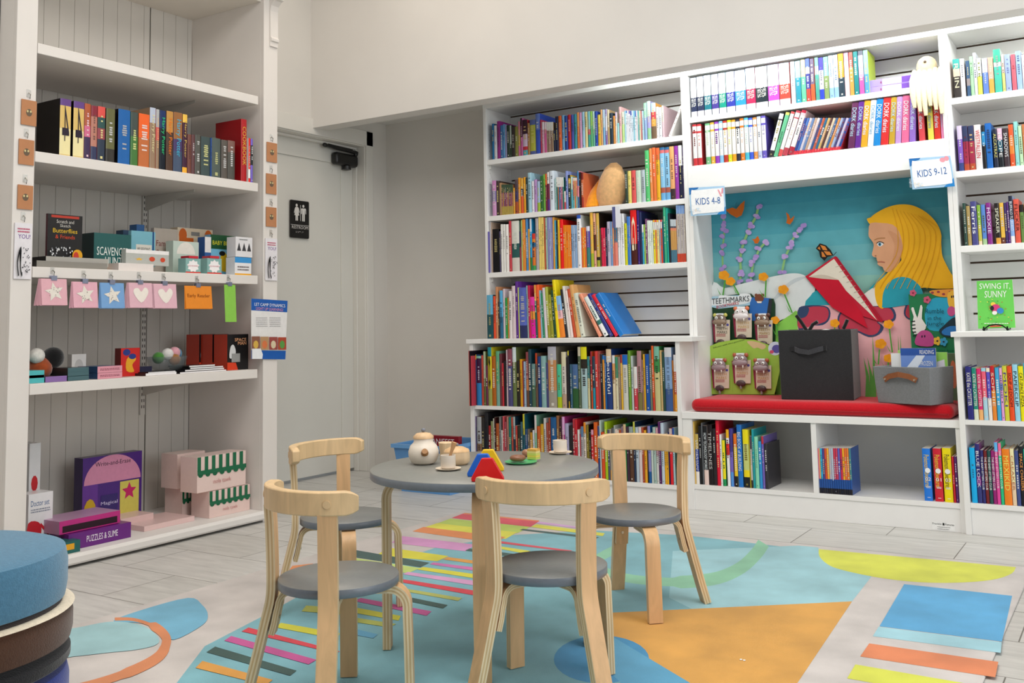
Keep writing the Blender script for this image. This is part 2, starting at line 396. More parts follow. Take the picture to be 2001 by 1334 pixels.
# bookcase past the seat
R1Z, R2Z, R3Z, R4Z, R5Z = 1.834, 1.510, 1.184, .46, .127
upper('tall white bookshelf with slatted back beyond the reading bench', -.667, .62, .019, (R1Z, R2Z, R3Z), .818)
lower('deep white base bookcase beyond the reading bench', -.6665, .64, .0225, .03, YL-.02, .797, (R4Z, R5Z), .105, 4.88)
o = boxes('countertop', None, ((-.676, YL-.036, .797), (.65, YU-.001, .818)), ((-.666, YU-.001, .797), (.65, YB, .818))); tag(o, 'white ledge board capping the base bookcase beyond the reading bench', 'ledge')
# ================================================================ built-in display unit in the side wall
XF, XB = -3.505, -4.025
CR = 'e4ded8'
S1Z, S2Z, S3Z, S4Z, S5Z = 2.0, 1.58, 1.141, .704, .052
t = thing('display_shelving', (-3.75, 2.74, 0), 'tall white built-in display shelving beside the restroom door', 'shelving unit'); unit = t
boxes('post', t, ((XF-.02, 3.317, 0), (XF, 3.407, 2.52)), col=CR, material=PAINT, bevel=.002); boxes('post', t, ((XF-.02, 2.075, 0), (XF, 2.158, 2.52)), col=CR, material=PAINT, bevel=.002)
boxes('side_panel', t, ((XB, 3.317, 0), (XF-.02, 3.335, 2.5)), ((-4.129, 3.39, 0), (XF-.02, 3.407, 2.66)), col=CR, material=PAINT)
boxes('side_panel', t, ((XB, 2.14, 0), (XF-.02, 2.158, 2.5)), ((-3.619, 2.075, 0), (XF-.02, 2.09, 2.66)), col=CR, material=PAINT)
ys = yat(293, XB, 2.2); m = M(); m.box((XB-.012, 2.158, 0), (XB-.006, 3.317, 2.5), '2c2a28')
def boards(a, b, first):
    y = a
    while y < b-.001:
        e = min(b, y+(first if y == a else .0745)); m.box((XB-.006, y, .0), (XB, e-.0018, 2.5), 'd9d4cc'); y = e
boards(2.158, ys-.002, .05); boards(ys+.003, 3.317, .0745)
m.build('beadboard_panel', PAINT, t)
for z in (S1Z, S2Z, S3Z, S4Z): boxes('shelf_board', t, ((XB+.004, 2.160, z-.041), (XF, 3.282, z)), col=CR, material=PAINT, bevel=.002)
m = M(); prof = [(XF+.012, .012), (XF+.018, .02), (XF+.018, .04), (XF+.008, .052), (XB, .052), (XB, .012)]
m.prism(prof, lambda a, b, q: V((a, 2.159+q, b)), 0, 1.157, 'e8e4e0'); m.build('base_board', PAINT, t)
boxes('floor_gap_shadow', t, ((XF-.06, 2.1, 0), (XF-.04, 3.38, .014)), col='2a2826', material=PAINT)  # dark strip: shadow of the floor gap under the base board, put in as colour
boxes('top_panel', t, ((XB, 2.158, 2.478), (XF-.02, 3.317, 2.50)), col='ddd6cc', material=PAINT)
boxes('cornice', t, ((XF-.02, 2.04, 2.545), (XF+.10, 3.45, 2.66)), ((XF-.02, 2.06, 2.52), (XF+.05, 3.42, 2.545)), col=CR, material=PAINT)
for ya, yb in ((3.352, 3.402), (2.085, 2.135)):      # corbels under the cornice
    m = M(); pr = [(0, 2.262), (.008, 2.262), (.008, 2.285), (.016, 2.288), (.018, 2.30), (.010, 2.31), (.008, 2.44), (.014, 2.465), (.035, 2.485), (.05, 2.49), (.05, 2.52), (0, 2.52)]
    m.prism(pr, lambda a, b, q: V((XF+a, ya+q*(yb-ya), b)), 0, 1, CR); m.build('corbel', PAINT, t, bevel=.0015)
for yc in (yat(280, XB, 1.2), 2.19):                 # slotted metal standards and shelf brackets
    m = M(); m.box((XB, yc-.013, .50), (XB+.010, yc+.013, 1.96), 'd6d2cb'); z = .53
    while z < 1.93:
        for d in (-.006, .006): m.box((XB+.0102, yc+d-.002, z), (XB+.0106, yc+d+.002, z+.014), '3c3935')
        z += .0285
    m.build('shelf_standard', PAINT, t)
    for z in (S1Z, S2Z, S3Z, S4Z):
        m = M(); m.prism([(XB+.010, z-.042), (XB+.36, z-.042), (XB+.36, z-.052), (XB+.06, z-.105), (XB+.010, z-.115)], lambda a, b, q: V((a, yc-.0015+q, b)), 0, .003, 'c9c5be'); m.build('shelf_bracket', PAINT, t)
# ================================================================ play table and four chairs
def wood_material(name, tint=1.0):
    m = bpy.data.materials.new(name); m.use_nodes = True; nt = m.node_tree; N = nt.nodes; L = nt.links; b = N['Principled BSDF']
    a = N.new('ShaderNodeAttribute'); a.attribute_name = 'Col'
    tc = N.new('ShaderNodeTexCoord'); mp = N.new('ShaderNodeMapping'); mp.inputs['Scale'].default_value = (22, 22, 3); L.new(tc.outputs['Object'], mp.inputs['Vector'])
    n = N.new('ShaderNodeTexNoise'); n.inputs['Scale'].default_value = 1.6; n.inputs['Detail'].default_value = 6; n.inputs['Distortion'].default_value = 1.2; L.new(mp.outputs[0], n.inputs['Vector'])
    r = N.new('ShaderNodeMapRange'); r.inputs[1].default_value = .3; r.inputs[2].default_value = .7; r.inputs[3].default_value = .86; r.inputs[4].default_value = 1.1; L.new(n.outputs['Fac'], r.inputs[0])
    x = N.new('ShaderNodeMix'); x.data_type = 'RGBA'; x.blend_type = 'MULTIPLY'; x.inputs['Factor'].default_value = 1
    L.new(a.outputs['Color'], x.inputs['A']); L.new(r.outputs[0], x.inputs['B']); L.new(x.outputs['Result'], b.inputs['Base Color'])
    b.inputs['Roughness'].default_value = .42; b.inputs['Specular IOR Level'].default_value = .4
    MATS[name] = m; return m
WOOD = wood_material('birch_plywood')
LINO = mat('grey_linoleum', .32, .5, .05, 90)
FACE, EDG, EDG2 = 'dcb283', 'e7d0aa', 'cfae80'
def ply(m, path, w, t, ax):
    """bent plywood bar: wide faces one tone, layered edges"""
    P = [V(p) for p in path]; ax = V(ax).normalized(); rings = []; K = 5
    for i, p in enumerate(P):
        d = (P[min(i+1, len(P)-1)]-P[max(i-1, 0)]).normalized(); b = (ax-d*d.dot(ax)).normalized(); nn = b.cross(d).normalized()
        g = [p+b*w/2+nn*t*(.5-k/K) for k in range(K+1)]+[p-b*w/2+nn*t*(-.5+k/K) for k in range(K+1)]
        rings.append(g)
    n = 2*K+2; o = len(m.v)
    for g in rings: m.v += g
    cols = [EDG if k % 2 == 0 else EDG2 for k in range(K)]+[FACE]+[EDG if k % 2 == 0 else EDG2 for k in range(K)]+[FACE]
    for i in range(len(rings)-1):
        for k in range(n):
            a, c = o+i*n+k, o+i*n+(k+1) % n
            m.f.append([a, c, c+n, a+n]); m.c.append(cols[k]); m.sm.append(k in (K, n-1))
    m.f.append([o+k for k in range(n)][::-1]); m.c.append(EDG); m.sm.append(False)
    m.f.append([o+(len(rings)-1)*n+k for k in range(n)]); m.c.append(EDG); m.sm.append(False)
def rad(a, r, z, c=(0, 0)): return V((c[0]+r*math.cos(R(a)), c[1]+r*math.sin(R(a)), z))
def arc(r0, z0, rr, n=8): return [(r0+rr*math.sin(R(90*k/n)), z0-rr+rr*math.cos(R(90*k/n))) for k in range(n+1)]
def tang(a): return (-math.sin(R(a)), math.cos(R(a)), 0)
RUGZ = .0102
def discmesh(r, zt, th, top, side):
    m = M(); e = .0016
    m.lathe((0, 0, zt-th), [(r-e, 0), (r, e), (r, th-e), (r-e, th)], [side, side, top], 72)
    return m
TC = (-1.579, 2.32); TZ = .496
t = thing('play_table', (TC[0], TC[1], RUGZ), 'round grey-topped childrens table on four bent birch legs', 'table')
m = discmesh(.317, TZ, .022, '888984', '757d86'); m.v = [p+V((TC[0], TC[1], 0)) for p in m.v]; m.build('tabletop', LINO, t)
for k in range(4):
    a = -148.3+90*k; m = M()
    pth = [(.12, TZ-.034), (.20, TZ-.034)]+arc(.225, TZ-.034, .05)+[(.275, TZ-.12), (.275, .25), (.275, RUGZ)]
    ply(m, [rad(a, r_, z, TC) for r_, z in pth], .043, .022, tang(a)); m.build('leg', WOOD, t)
# ---- chair, built once facing +Y
SZ = .29
def make_chair(label):
    t = thing('childrens_chair', (0, 0, 0), label, 'chair', None)
    discmesh(.1425, SZ, .021, '7d7f7e', '6f757e').build('seat', LINO, t)
    zu = SZ-.032
    for a in (45, 135):
        m = M(); ply(m, [rad(a, r_, z) for r_, z in [(.05, zu), (.10, zu)]+arc(.120, zu, .043)+[(.163, zu-.06), (.165, .12), (.167, 0)]], .042, .020, tang(a)); m.build('front_leg', WOOD, t)
    for a in (225, 315):
        m = M(); prof = smooth([(.222, 0), (.200, .08), (.172, .19), (.159, .245), (.157, .30), (.160, .40), (.164, .462)], 5, False)
        ply(m, [rad(a, r_, z) for r_, z in prof], .044, .021, tang(a)); lg = m.build('rear_leg', WOOD, t)
        m = M(); ply(m, [rad(a, r_, z) for r_, z in [(.045, zu), (.09, zu)]+arc(.108, zu, .033, 6)+[(.1445, zu-.045), (.150, .185), (.157, .160)]], .040, .014, tang(a)); bk = m.build('bracket', WOOD, t)
        m = M(); q = rad(a, .1385, .197); d = V((math.cos(R(a)), math.sin(R(a)), 0)); m.tube([q, q+d*.006], .0045, 'b9b4a6', 10); m.build('screw', METAL, bk)
    m = M(); rings = []; r0 = .167; n = 28; z0, z1 = .458, .511
    for k in range(n+1):
        a = 270-68+136*k/n; e = min(k, n-k); cut = (.010 if e == 0 else .003 if e == 1 else 0)
        for_ = []
        c_, s_ = math.cos(R(a)), math.sin(R(a)); fl = 1-.06*math.cos(R(a-270))**2
        for rr_, zz in ((r0-.0125, z0+cut), (r0+.0125, z0+cut), (r0+.0125, z1-cut), (r0-.0125, z1-cut)): for_.append((rr_*c_*1.0, rr_*s_*fl, zz))
        rings.append(for_)
    m.loft(rings, 'e2c193', True, False); m.sm = [i < n*4 for i in range(len(m.f))]
    m.build('backrest', WOOD, t, bevel=.003)
    for a in (225, 315):
        m = M(); d = V((math.cos(R(a)), math.sin(R(a)), 0)); q = rad(a, .175, .484); m.tube([q, q+d*.0035], .009, 'dcbc90', 14); m.build('dowel_cap', WOOD, t)
    return t
CH = [((-1.663, 1.817), 79, 'birch chair with round grey seat standing between the striped rug edge and the cushion stack'),
      ((-1.272, 2.143), 109, 'birch chair with its curved back overlapping the near edge of the table'),
      ((-1.378, 2.852), -92, 'birch chair facing the room with its back to the bookshelves'),
      ((-2.165, 2.40), 0, 'birch chair by the restroom door, partly hidden behind another chair')]
ch0 = make_chair(CH[0][2])
for i, (c, a, lb) in enumerate(CH):
    o = ch0 if i == 0 else copy_tree(ch0)
    o.location = (c[0], c[1], RUGZ); o.rotation_euler = (0, 0, R(a-90)); o['label'] = lb; o['group'] = 'chairs around the play table'
# ================================================================ rug
RX0, RX1, RY0, RY1 = -2.80, -.385, .55, 3.945
def rug_material():
    m = mat('rug_pile', .95, .1, .16, 5, .6, 500, sheen=.25); nt = m.node_tree; return m
m = M(); m.bbox((RX0, RY0, 0), (RX1, RY1, .0075), 'cfc8c4', .006)
fn = lambda px, py, t=0.0: onz((px, py), .0076+t)
p = Paint(m, fn, .00003, .0001)
def C4(x, y): return (400+x*560/1242, 930+y*404/896)
def C5(x, y): return (780+x*500/1344, 980+y*250/672)
def C6(x, y): return (x*420/1063, 980+y*354/896)
def C7(x, y): return (1060+x*660/1344, 1040+y*294/599)
def C8(x, y): return (1560+x*441/1258, 1020+y*314/896)
def P_(fnc, *pts): return [fnc(*q) for q in pts]
BL, LB, BL2 = '7fb6c2', '9dccd6', '4d9ac4'
# big pale blue field, middle of the rug
wp = lambda *ps: [None]
def poly_w(pts, col):      # world (x,y) polygon
    m.add([V((x, y, .0076+p.t)) for x, y in pts], [list(range(len(pts)))], col); p.t += p.step
A_ = onz((1195, 1052), 0); 
field = P_(lambda a, b: (a, b), (1720, 1104), (1630, 1190), (1240, 1400), (1160, 1720), (340, 1720), (345, 1334), (400, 1262), (520, 1200), (600, 1155), (850, 1070), (1000, 1045), (1160, 1036), (1345, 1046), (1600, 1076), (1720, 1104))
p.poly(field[:-1], BL)
p.poly(P_(C8, (0, 130), (112, 140), (118, 190), (160, 232), (230, 262), (410, 300), (300, 440), (0, 462), (-560, 500), (-720, 420), (-700, 160)), LB)
# green arch and yellow cap at the far edge
p.poly([C7(*q) for q in thick(smooth([(880, 42), (850, 85), (790, 140), (700, 180), (580, 196), (460, 195), (330, 180), (240, 150), (215, 110), (300, 60), (330, 25)], 4, False), [50]*18+[34]*23)], '8ec9a8')
p.poly([C8(*q) for q in smooth([(114, 150), (118, 190), (160, 232), (230, 262), (420, 304), (620, 330), (800, 338), (980, 332), (1110, 315), (1190, 285), (1212, 252), (1212, 250)], 3, False)], 'dbe04f')
# mustard triangle, blue oval
p.poly(P_(C7, (212, 322), (1232, 274), (900, 770), (640, 640), (272, 410)), 'd9a049')
p.poly([C7(*q) for q in disc(235, 505, 190, 95, 30)], '3f93c4')
p.poly(P_(C7, (272, 410), (590, 600), (760, 700), (420, 700), (272, 560)), '5aa5cb')
# right hand blocks
p.poly(P_(C8, (590, 345), (1192, 410), (1135, 665), (452, 580)), '58a9da'); p.poly(P_(C8, (448, 582), (1134, 668), (1128, 728), (415, 635)), 'a5d5e2')
p.poly(P_(C8, (395, 675), (1115, 778), (1098, 864), (345, 748)), 'df8557'); p.poly(P_(C8, (318, 792), (1090, 925), (1070, 1010), (272, 870)), 'dbe04f')
# stripes, far-left bundle
def bar(fnc, a, b, c, d, col): p.poly(P_(fnc, a, b, c, d), col)
bar(C5, (340, 60), (735, 102), (690, 132), (275, 85), 'd9505f'); bar(C5, (345, 58), (735, 98), (735, 104), (335, 64), 'e08a58')
bar(C5, (270, 88), (690, 132), (620, 165), (195, 115), 'b9cf5e'); bar(C5, (200, 112), (620, 160), (560, 195), (130, 135), 'dcd94a')
bar(C5, (128, 132), (560, 185), (500, 215), (70, 155), 'e08a50')
bar(C5, (0, 178), (400, 225), (350, 260), (-40, 215), 'd596c8')
bar(C5, (-60, 240), (260, 285), (200, 312), (-120, 282), 'dcd538')
bar(C4, (655, 320), (975, 375), (935, 395), (610, 345), '3d5a55'); bar(C4, (530, 335), (935, 398), (880, 420), (560, 380), 'bfd474')
bar(C4, (380, 388), (470, 378), (450, 400), (360, 415), 'e59058')
# stripes, blue side
for a, b, c, d, col in (((735, 104), (1010, 140), (1000, 148), (720, 112), 'd6a8d8'), ((720, 118), (1080, 165), (1070, 180), (690, 132), 'dcd94a'), ((650, 142), (1050, 186), (1030, 195), (632, 148), '3d5a55'),
                        ((520, 205), (910, 256), (890, 262), (518, 216), 'd9505f'), ((520, 232), (690, 258), (650, 270), (520, 245), 'dcd94a'), ((370, 245), (620, 275), (600, 290), (345, 256), '3d5a55'), ((255, 290), (420, 312), (415, 328), (228, 302), 'e0a048'),
                        ((180, 318), (400, 345), (400, 362), (160, 328), 'd070b0'), ((125, 342), (400, 380), (400, 402), (95, 355), 'dcd53a'), ((45, 368), (400, 415), (400, 440), (20, 380), 'd9a0cc'), ((10, 405), (390, 465), (388, 490), (-30, 415), 'd8404e'),
                        ((30, 455), (330, 505), (310, 520), (0, 465), 'b6bb62'), ((60, 502), (255, 542), (230, 560), (50, 522), '3d5a55'), ((-200, 505), (170, 575), (145, 598), (-240, 520), 'c8589a')):
    bar(C5, a, b, c, d, col)
for a, b, c, d, col in (((660, 570), (850, 605), (840, 625), (650, 592), 'd6d23a'), ((650, 612), (830, 640), (800, 655), (640, 630), 'b9bf58'), ((650, 660), (750, 685), (730, 702), (640, 685), '62a8cc'), ((440, 560), (640, 575), (600, 600), (420, 585), 'b9bf58'),
                        ((330, 635), (585, 680), (575, 705), (310, 655), 'd6d23a'), ((190, 655), (585, 758), (570, 768), (160, 672), 'd8404e'), ((115, 692), (485, 795), (450, 815), (85, 712), 'c8589a'), ((45, 738), (398, 842), (370, 864), (8, 762), '3d5a55'), ((-10, 800), (295, 882), (265, 905), (-40, 830), 'e0a048')):
    bar(C4, a, b, c, d, col)
# near-left rounded shapes
p.poly([C6(*q) for q in smooth([(560, 590), (700, 535), (930, 475), (1000, 510), (1028, 560), (1000, 610), (860, 682), (800, 640), (700, 600)], 4)], '74b4d2')
p.poly([C6(*q) for q in smooth([(300, 650), (420, 615), (560, 592), (700, 610), (780, 665), (775, 705), (680, 730), (540, 745), (360, 765), (280, 770)], 4)], 'a2ccd2')
p.poly([C6(*q) for q in thick(smooth([(568, 580), (660, 582), (760, 615), (815, 660), (822, 700), (790, 760), (700, 815), (560, 870), (400, 915), (250, 940)], 4, False), [16]*8+[45]*10+[50]*9+[40]*10)], 'd98a5c')
for (x, y) in ((790, 505), (803, 508)): p.poly([C7(*q) for q in disc(x, y, 6, 3, 6)], 'eeeae0')
rug = m.build('area_rug', rug_material()); tag(rug, 'large pastel area rug with stripes, arches and a mustard triangle', 'rug')
# ================================================================ books
NAMED = [('black', 12, 12, 14), ('charcoal', 50, 50, 55), ('grey', 130, 130, 130), ('pale grey', 190, 190, 190), ('white', 240, 240, 240), ('cream', 238, 228, 200), ('tan', 205, 170, 125), ('brown', 120, 75, 45), ('dark brown', 62, 38, 30),
         ('maroon', 110, 28, 40), ('red', 210, 35, 45), ('coral', 235, 105, 90), ('orange', 240, 125, 30), ('amber', 240, 175, 50), ('yellow', 240, 220, 50), ('lime', 170, 200, 60), ('olive', 135, 135, 65), ('green', 45, 130, 65),
         ('dark green', 35, 60, 45), ('mint', 140, 215, 180), ('teal', 30, 140, 140), ('dark teal', 28, 75, 85), ('pale blue', 175, 210, 235), ('sky blue', 95, 170, 220), ('blue', 35, 95, 185), ('navy', 28, 38, 85), ('slate blue', 90, 105, 165),
         ('lilac', 180, 160, 205), ('purple', 110, 50, 140), ('dark purple', 60, 32, 70), ('magenta', 200, 60, 145), ('pink', 235, 165, 190), ('rose', 200, 70, 100), ('dusty mauve', 150, 105, 125)]
def cname(h):
    c = [int(h[i:i+2], 16) for i in (0, 2, 4)]
    return min(NAMED, key=lambda n: (n[1]-c[0])**2*.9+(n[2]-c[1])**2*1.2+(n[3]-c[2])**2)[0]
ORD = lambda n: '%d%s' % (n, 'th' if 10 <= n % 100 <= 20 else {1: 'st', 2: 'nd', 3: 'rd'}.get(n % 10, 'th'))
RB = random.Random(11)
PGC = 'e6dfd2'
def parse(spec):
    """'rrggbb.30,rrggbb' = colour bands from the top -> [(frac_top, frac_bottom, colour)]"""
    out = []; t = 0.0; parts = spec.split(',')
    for i, s in enumerate(parts):
        h, _, fr = s.partition('.'); f = float('0.'+fr) if fr else max(0.0, 1-t)/(len(parts)-i)
        out.append((t, min(1, t+f), h)); t += f
    if out[-1][1] < 1: out[-1] = (out[-1][0], 1.0, out[-1][2])
    return out
def book(kind, ax, face, h, w, H, d, spec, g, label, group, title=None, lean=0.0, sgn=1, tcol='f4f0e6', hard=None, marks=True, side=None, tfrac=(.12, .62)):
    """one book standing on its tail. ax: 'y' shelves run along x, spine faces -y; 'x' shelves run along y, spine faces +x.
    face: spine plane; h: shelf height; w: (left,right) along the shelf; H height; d depth; lean: degrees about the foot"""
    a, b = w; T = max(b-a, .003); hard = (T > .011) if hard is None else hard
    piv = a if lean < 0 else b; cl, sl = math.cos(R(lean)), math.sin(R(lean))
    def fn(u, z, t=0.0):              # u along shelf 0..T, z up, t out of the spine
        s = a+u-piv
        s, zz = s*cl+z*sl, -s*sl+z*cl
        if lean: zz += 0
        s += piv
        return V((s, face-t, h+zz)) if ax == 'y' else V((face+t, s, h+zz))
    bt = .0022 if hard else .0008; ov = .003 if hard else 0
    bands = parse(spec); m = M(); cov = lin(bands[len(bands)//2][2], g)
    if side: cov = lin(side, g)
    arc_ = min(.003, T*.18)
    ring = [(0, -arc_), (T*.12, -arc_*.3), (T*.5, 0), (T*.88, -arc_*.3), (T, -arc_)]
    for t0, t1, c in bands:
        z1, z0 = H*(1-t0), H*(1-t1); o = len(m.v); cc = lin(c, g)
        m.v += [fn(u, z0, t) for u, t in ring]+[fn(u, z1, t) for u, t in ring]
        for k in range(4): m.f.append([o+k, o+k+1, o+6+k, o+5+k]); m.c.append(cc); m.sm.append(True)
    def slab(u0, u1):
        vs = [fn(u, z, t) for t in (-arc_, -d) for z in (0, H) for u in (u0, u1)]
        m.add(vs, [(0, 1, 3, 2), (4, 6, 7, 5), (0, 2, 6, 4), (1, 5, 7, 3), (2, 3, 7, 6), (0, 4, 5, 1)], cov)
    slab(0, bt); slab(T-bt, T)
    vs = [fn(u, z, t) for t in (-arc_*.6, -arc_-bt) for z in (0, H) for u in (bt, T-bt)]
    m.add(vs, [(2, 3, 7, 6), (0, 4, 5, 1)], cov)
    base = fn(T/2, 0, -d/2)
    if marks and not title and T > .006:      # print too small to read: small raised dashes
        P0 = .0095; n = int(H/P0); col = lin(RB.choice(['f2eee4', 'f2eee4', '1c1c22', 'e8d890']), g); lo = .15+.15*RB.random()
        if sum(cov)/3 > .4 and RB.random() < .8: col = lin('2a2a34', g)
        mx = RB.uniform(.45, .85); col = tuple(c*mx+q*(1-mx) for c, q in zip(col, cov))
        k0, k1 = int(n*lo), int(n*(.5+.3*RB.random())); ew = RB.uniform(.14, .27)
        for k in range(k0, k1):
            if RB.random() < .78:
                z = H-k*P0; e = T*ew*RB.uniform(.7, 1.1); m.add([fn(T/2-e, z-.0062, .0006), fn(T/2+e, z-.0062, .0006), fn(T/2+e, z, .0006), fn(T/2-e, z, .0006)], [(0, 1, 2, 3)], col)
        if RB.random() < .4: m.add([fn(T*.35, .010, .0004), fn(T*.65, .010, .0004), fn(T*.65, .010+T*.3, .0004), fn(T*.35, .010+T*.3, .0004)], [(0, 1, 2, 3)], col)
    base = fn(T/2, 0, -d/2)
    o = m.build(kind, GLOSS if RB.random() < .5 else PAPER, origin=base)
    tag(o, label, 'book', group)
    pg = M(); vs = [fn(u, z, t) for t in (-arc_-bt, -d+ov) for z in (ov, H-ov) for u in (bt, T-bt)]
    pg.add(vs, [(0, 1, 3, 2), (4, 6, 7, 5), (0, 2, 6, 4), (1, 5, 7, 3), (2, 3, 7, 6), (0, 4, 5, 1)], lin(PGC, min(1, g))); pg.build('pages', PAPER, o)
    if title:
        tm = M(); z1 = H*(1-tfrac[0]); z0 = H*(1-tfrac[0]-tfrac[1]); lines = title.split('/'); nl = len(lines); e = .74/nl
        for i, s in enumerate(lines):
            uo = T*(.87-e*i) if nl > 1 else T*.82; wd = T*(.9*e if nl > 1 else .64)
            tf = lambda p_, q_, t, uo=uo: fn(uo-wd+q_, z1-p_, t)     # text runs down the spine
            text(tm, s, tf, 0, 0, z1-z0, wd, lin(tcol, min(1, g)), .0009)
        tm.build('title_lettering', PAPER, o)
    return o
def shelf(kind, where, rows, org, s, Y, Z, g=1.0, ax='y', depth=.19, group=None, dv=.03, end='from the door', first=1, hard=None, lim=(-99, 99)):
    """rows: 'x0 x1 ytop colours [options] [|TITLE#col]' in photo-crop pixels (org, s); further crops follow '@ox,oy,s'"""
    E = []
    for row in rows.strip().split('\n'):
        row = row.strip()
        if not row: continue
        if row[0] == '@': q = row[1:].split(','); org = (float(q[0]), float(q[1])); s = float(q[2]); continue
        row, _, ti = row.partition('|'); f = row.split(); x0, x1, yt = float(f[0]), float(f[1]), float(f[2]); spec = f[3]; cnt = 1; off = 0; xt = None; side = None
        for e in f[4:]:
            if e[0] == 'x': cnt = int(e[1:])
            elif e[0] == 'o': off = float(e[1:])
            elif e[0] == 't': xt = float(e[1:])
            elif e[0] == 's': side = e[1:]
        at = (lambda px: xat(px, Y-off, Z)) if ax == 'y' else (lambda px: yat(px, Y+off, Z))
        cols = spec.split(';')
        for k in range(cnt):
            a, b = at(org[0]+(x0+(x1-x0)*k/cnt)/s), at(org[0]+(x0+(x1-x0)*(k+1)/cnt)/s); py = org[1]+yt/s; lean = 0
            H = (zat(py, (a+b)/2, Y-off) if ax == 'y' else zat(py, Y+off, (a+b)/2))-Z
            if xt is not None:
                pt = org[0]+(xt+(x1-x0)*k/cnt)/s; d_ = xat(pt, Y-off, Z+H)-a; lean = math.degrees(math.atan2(d_, H)); H = math.hypot(d_, H)
                if abs(lean) < 1.2: lean = 0
            E.append(dict(a=a, b=b, H=H, lean=lean, spec=cols[k % len(cols)], off=off, side=side, ti=ti.strip()))
    pb = lim[0]
    for e in E:                       # neighbours do not run into each other
        if e['a'] < pb: e['a'] = pb
        if e['b'] < e['a']+.0045: e['b'] = e['a']+.0045
        pb = e['b']
    pb = lim[1]
    for e in reversed(E):
        if e['b'] > pb: e['b'] = pb
        if e['a'] > e['b']-.0042: e['a'] = e['b']-.0042
        pb = e['a']
    prev = None
    for e in E:                       # leaning to the low side: rest on the one before
        if e['lean'] < 0 and prev:
            T = prev['b']-prev['a']; th = R(-prev['lean']) if prev['lean'] < 0 else 0; T = T*math.cos(th)
            xr = prev['a']+T*math.cos(th)-prev['H']*math.sin(th); zr = T*math.sin(th)+prev['H']*math.cos(th)
            lo = max(e['a'], prev['a']+T/max(math.cos(th), .5)+.0004); e['b'] = max(e['b'], lo+.004)+(lo-e['a'])*.0; e['a'] = lo
            mx = math.degrees(math.atan2(max(0, e['a']-xr-.0006), min(zr, e['H']))); e['lean'] = -min(-e['lean'], mx)
        prev = e
    prev = None
    for e in reversed(E):
        if e['lean'] > 0 and prev:
            T = prev['b']-prev['a']; th = R(prev['lean']) if prev['lean'] > 0 else 0; T = T*math.cos(th)
            xl = prev['b']-T*math.cos(th)+prev['H']*math.sin(th); zr = T*math.sin(th)+prev['H']*math.cos(th)
            hi = min(e['b'], prev['b']-T/max(math.cos(th), .5)-.0004); e['a'] = min(e['a'], hi-.004); e['b'] = hi
            mx = math.degrees(math.atan2(max(0, xl-.0006-e['b']), min(zr, e['H']))); e['lean'] = min(e['lean'], mx)
        prev = e
    for n, e in enumerate(E, first):
        a, b, lean = e['a'], e['b'], e['lean']
        if lean:
            Tn = (b-a)*math.cos(R(lean)); w = (a, a+Tn) if lean < 0 else (b-Tn, b)
        else: gap = min(.0005, (b-a)*.06); w = (a+gap, b-gap)
        sp = e['spec']; T = w[1]-w[0]; H = e['H']; bd = parse(sp); mid = max(bd, key=lambda q: q[1]-q[0])[2]
        size = 'slim' if T < .012 else 'thick' if T > .032 else 'tall' if H > .285 else 'small' if H < .185 else ''
        two = sorted(bd, key=lambda q: q[0]-q[1])[1][2] if len(bd) > 1 else None
        cn = cname(mid)+(('-and-'+cname(two)) if two and cname(two) != cname(mid) else '')
        lb = ' '.join(q for q in (size, 'leaning' if abs(lean) > 8 else '', cn.replace('-and-', ' and '), 'book,', ORD(n), end+',', where) if q)
        if len(lb.replace('-', ' ').split()) > 16: lb = ' '.join(q for q in (cname(mid), 'book,', ORD(n), end+',', where) if q)
        tt, _, tc = e['ti'].partition('#')
        f_ = Y-e['off'] if ax == 'y' else Y+e['off']
        book(kind, ax, f_, Z+.0004, w, H, depth+RB.uniform(-dv, dv)*.5, sp, g, lb, group or ('books on the '+where), tt or None, lean, 1, tc or 'f4f0e6', hard, True, e['side'])
G1 = .85
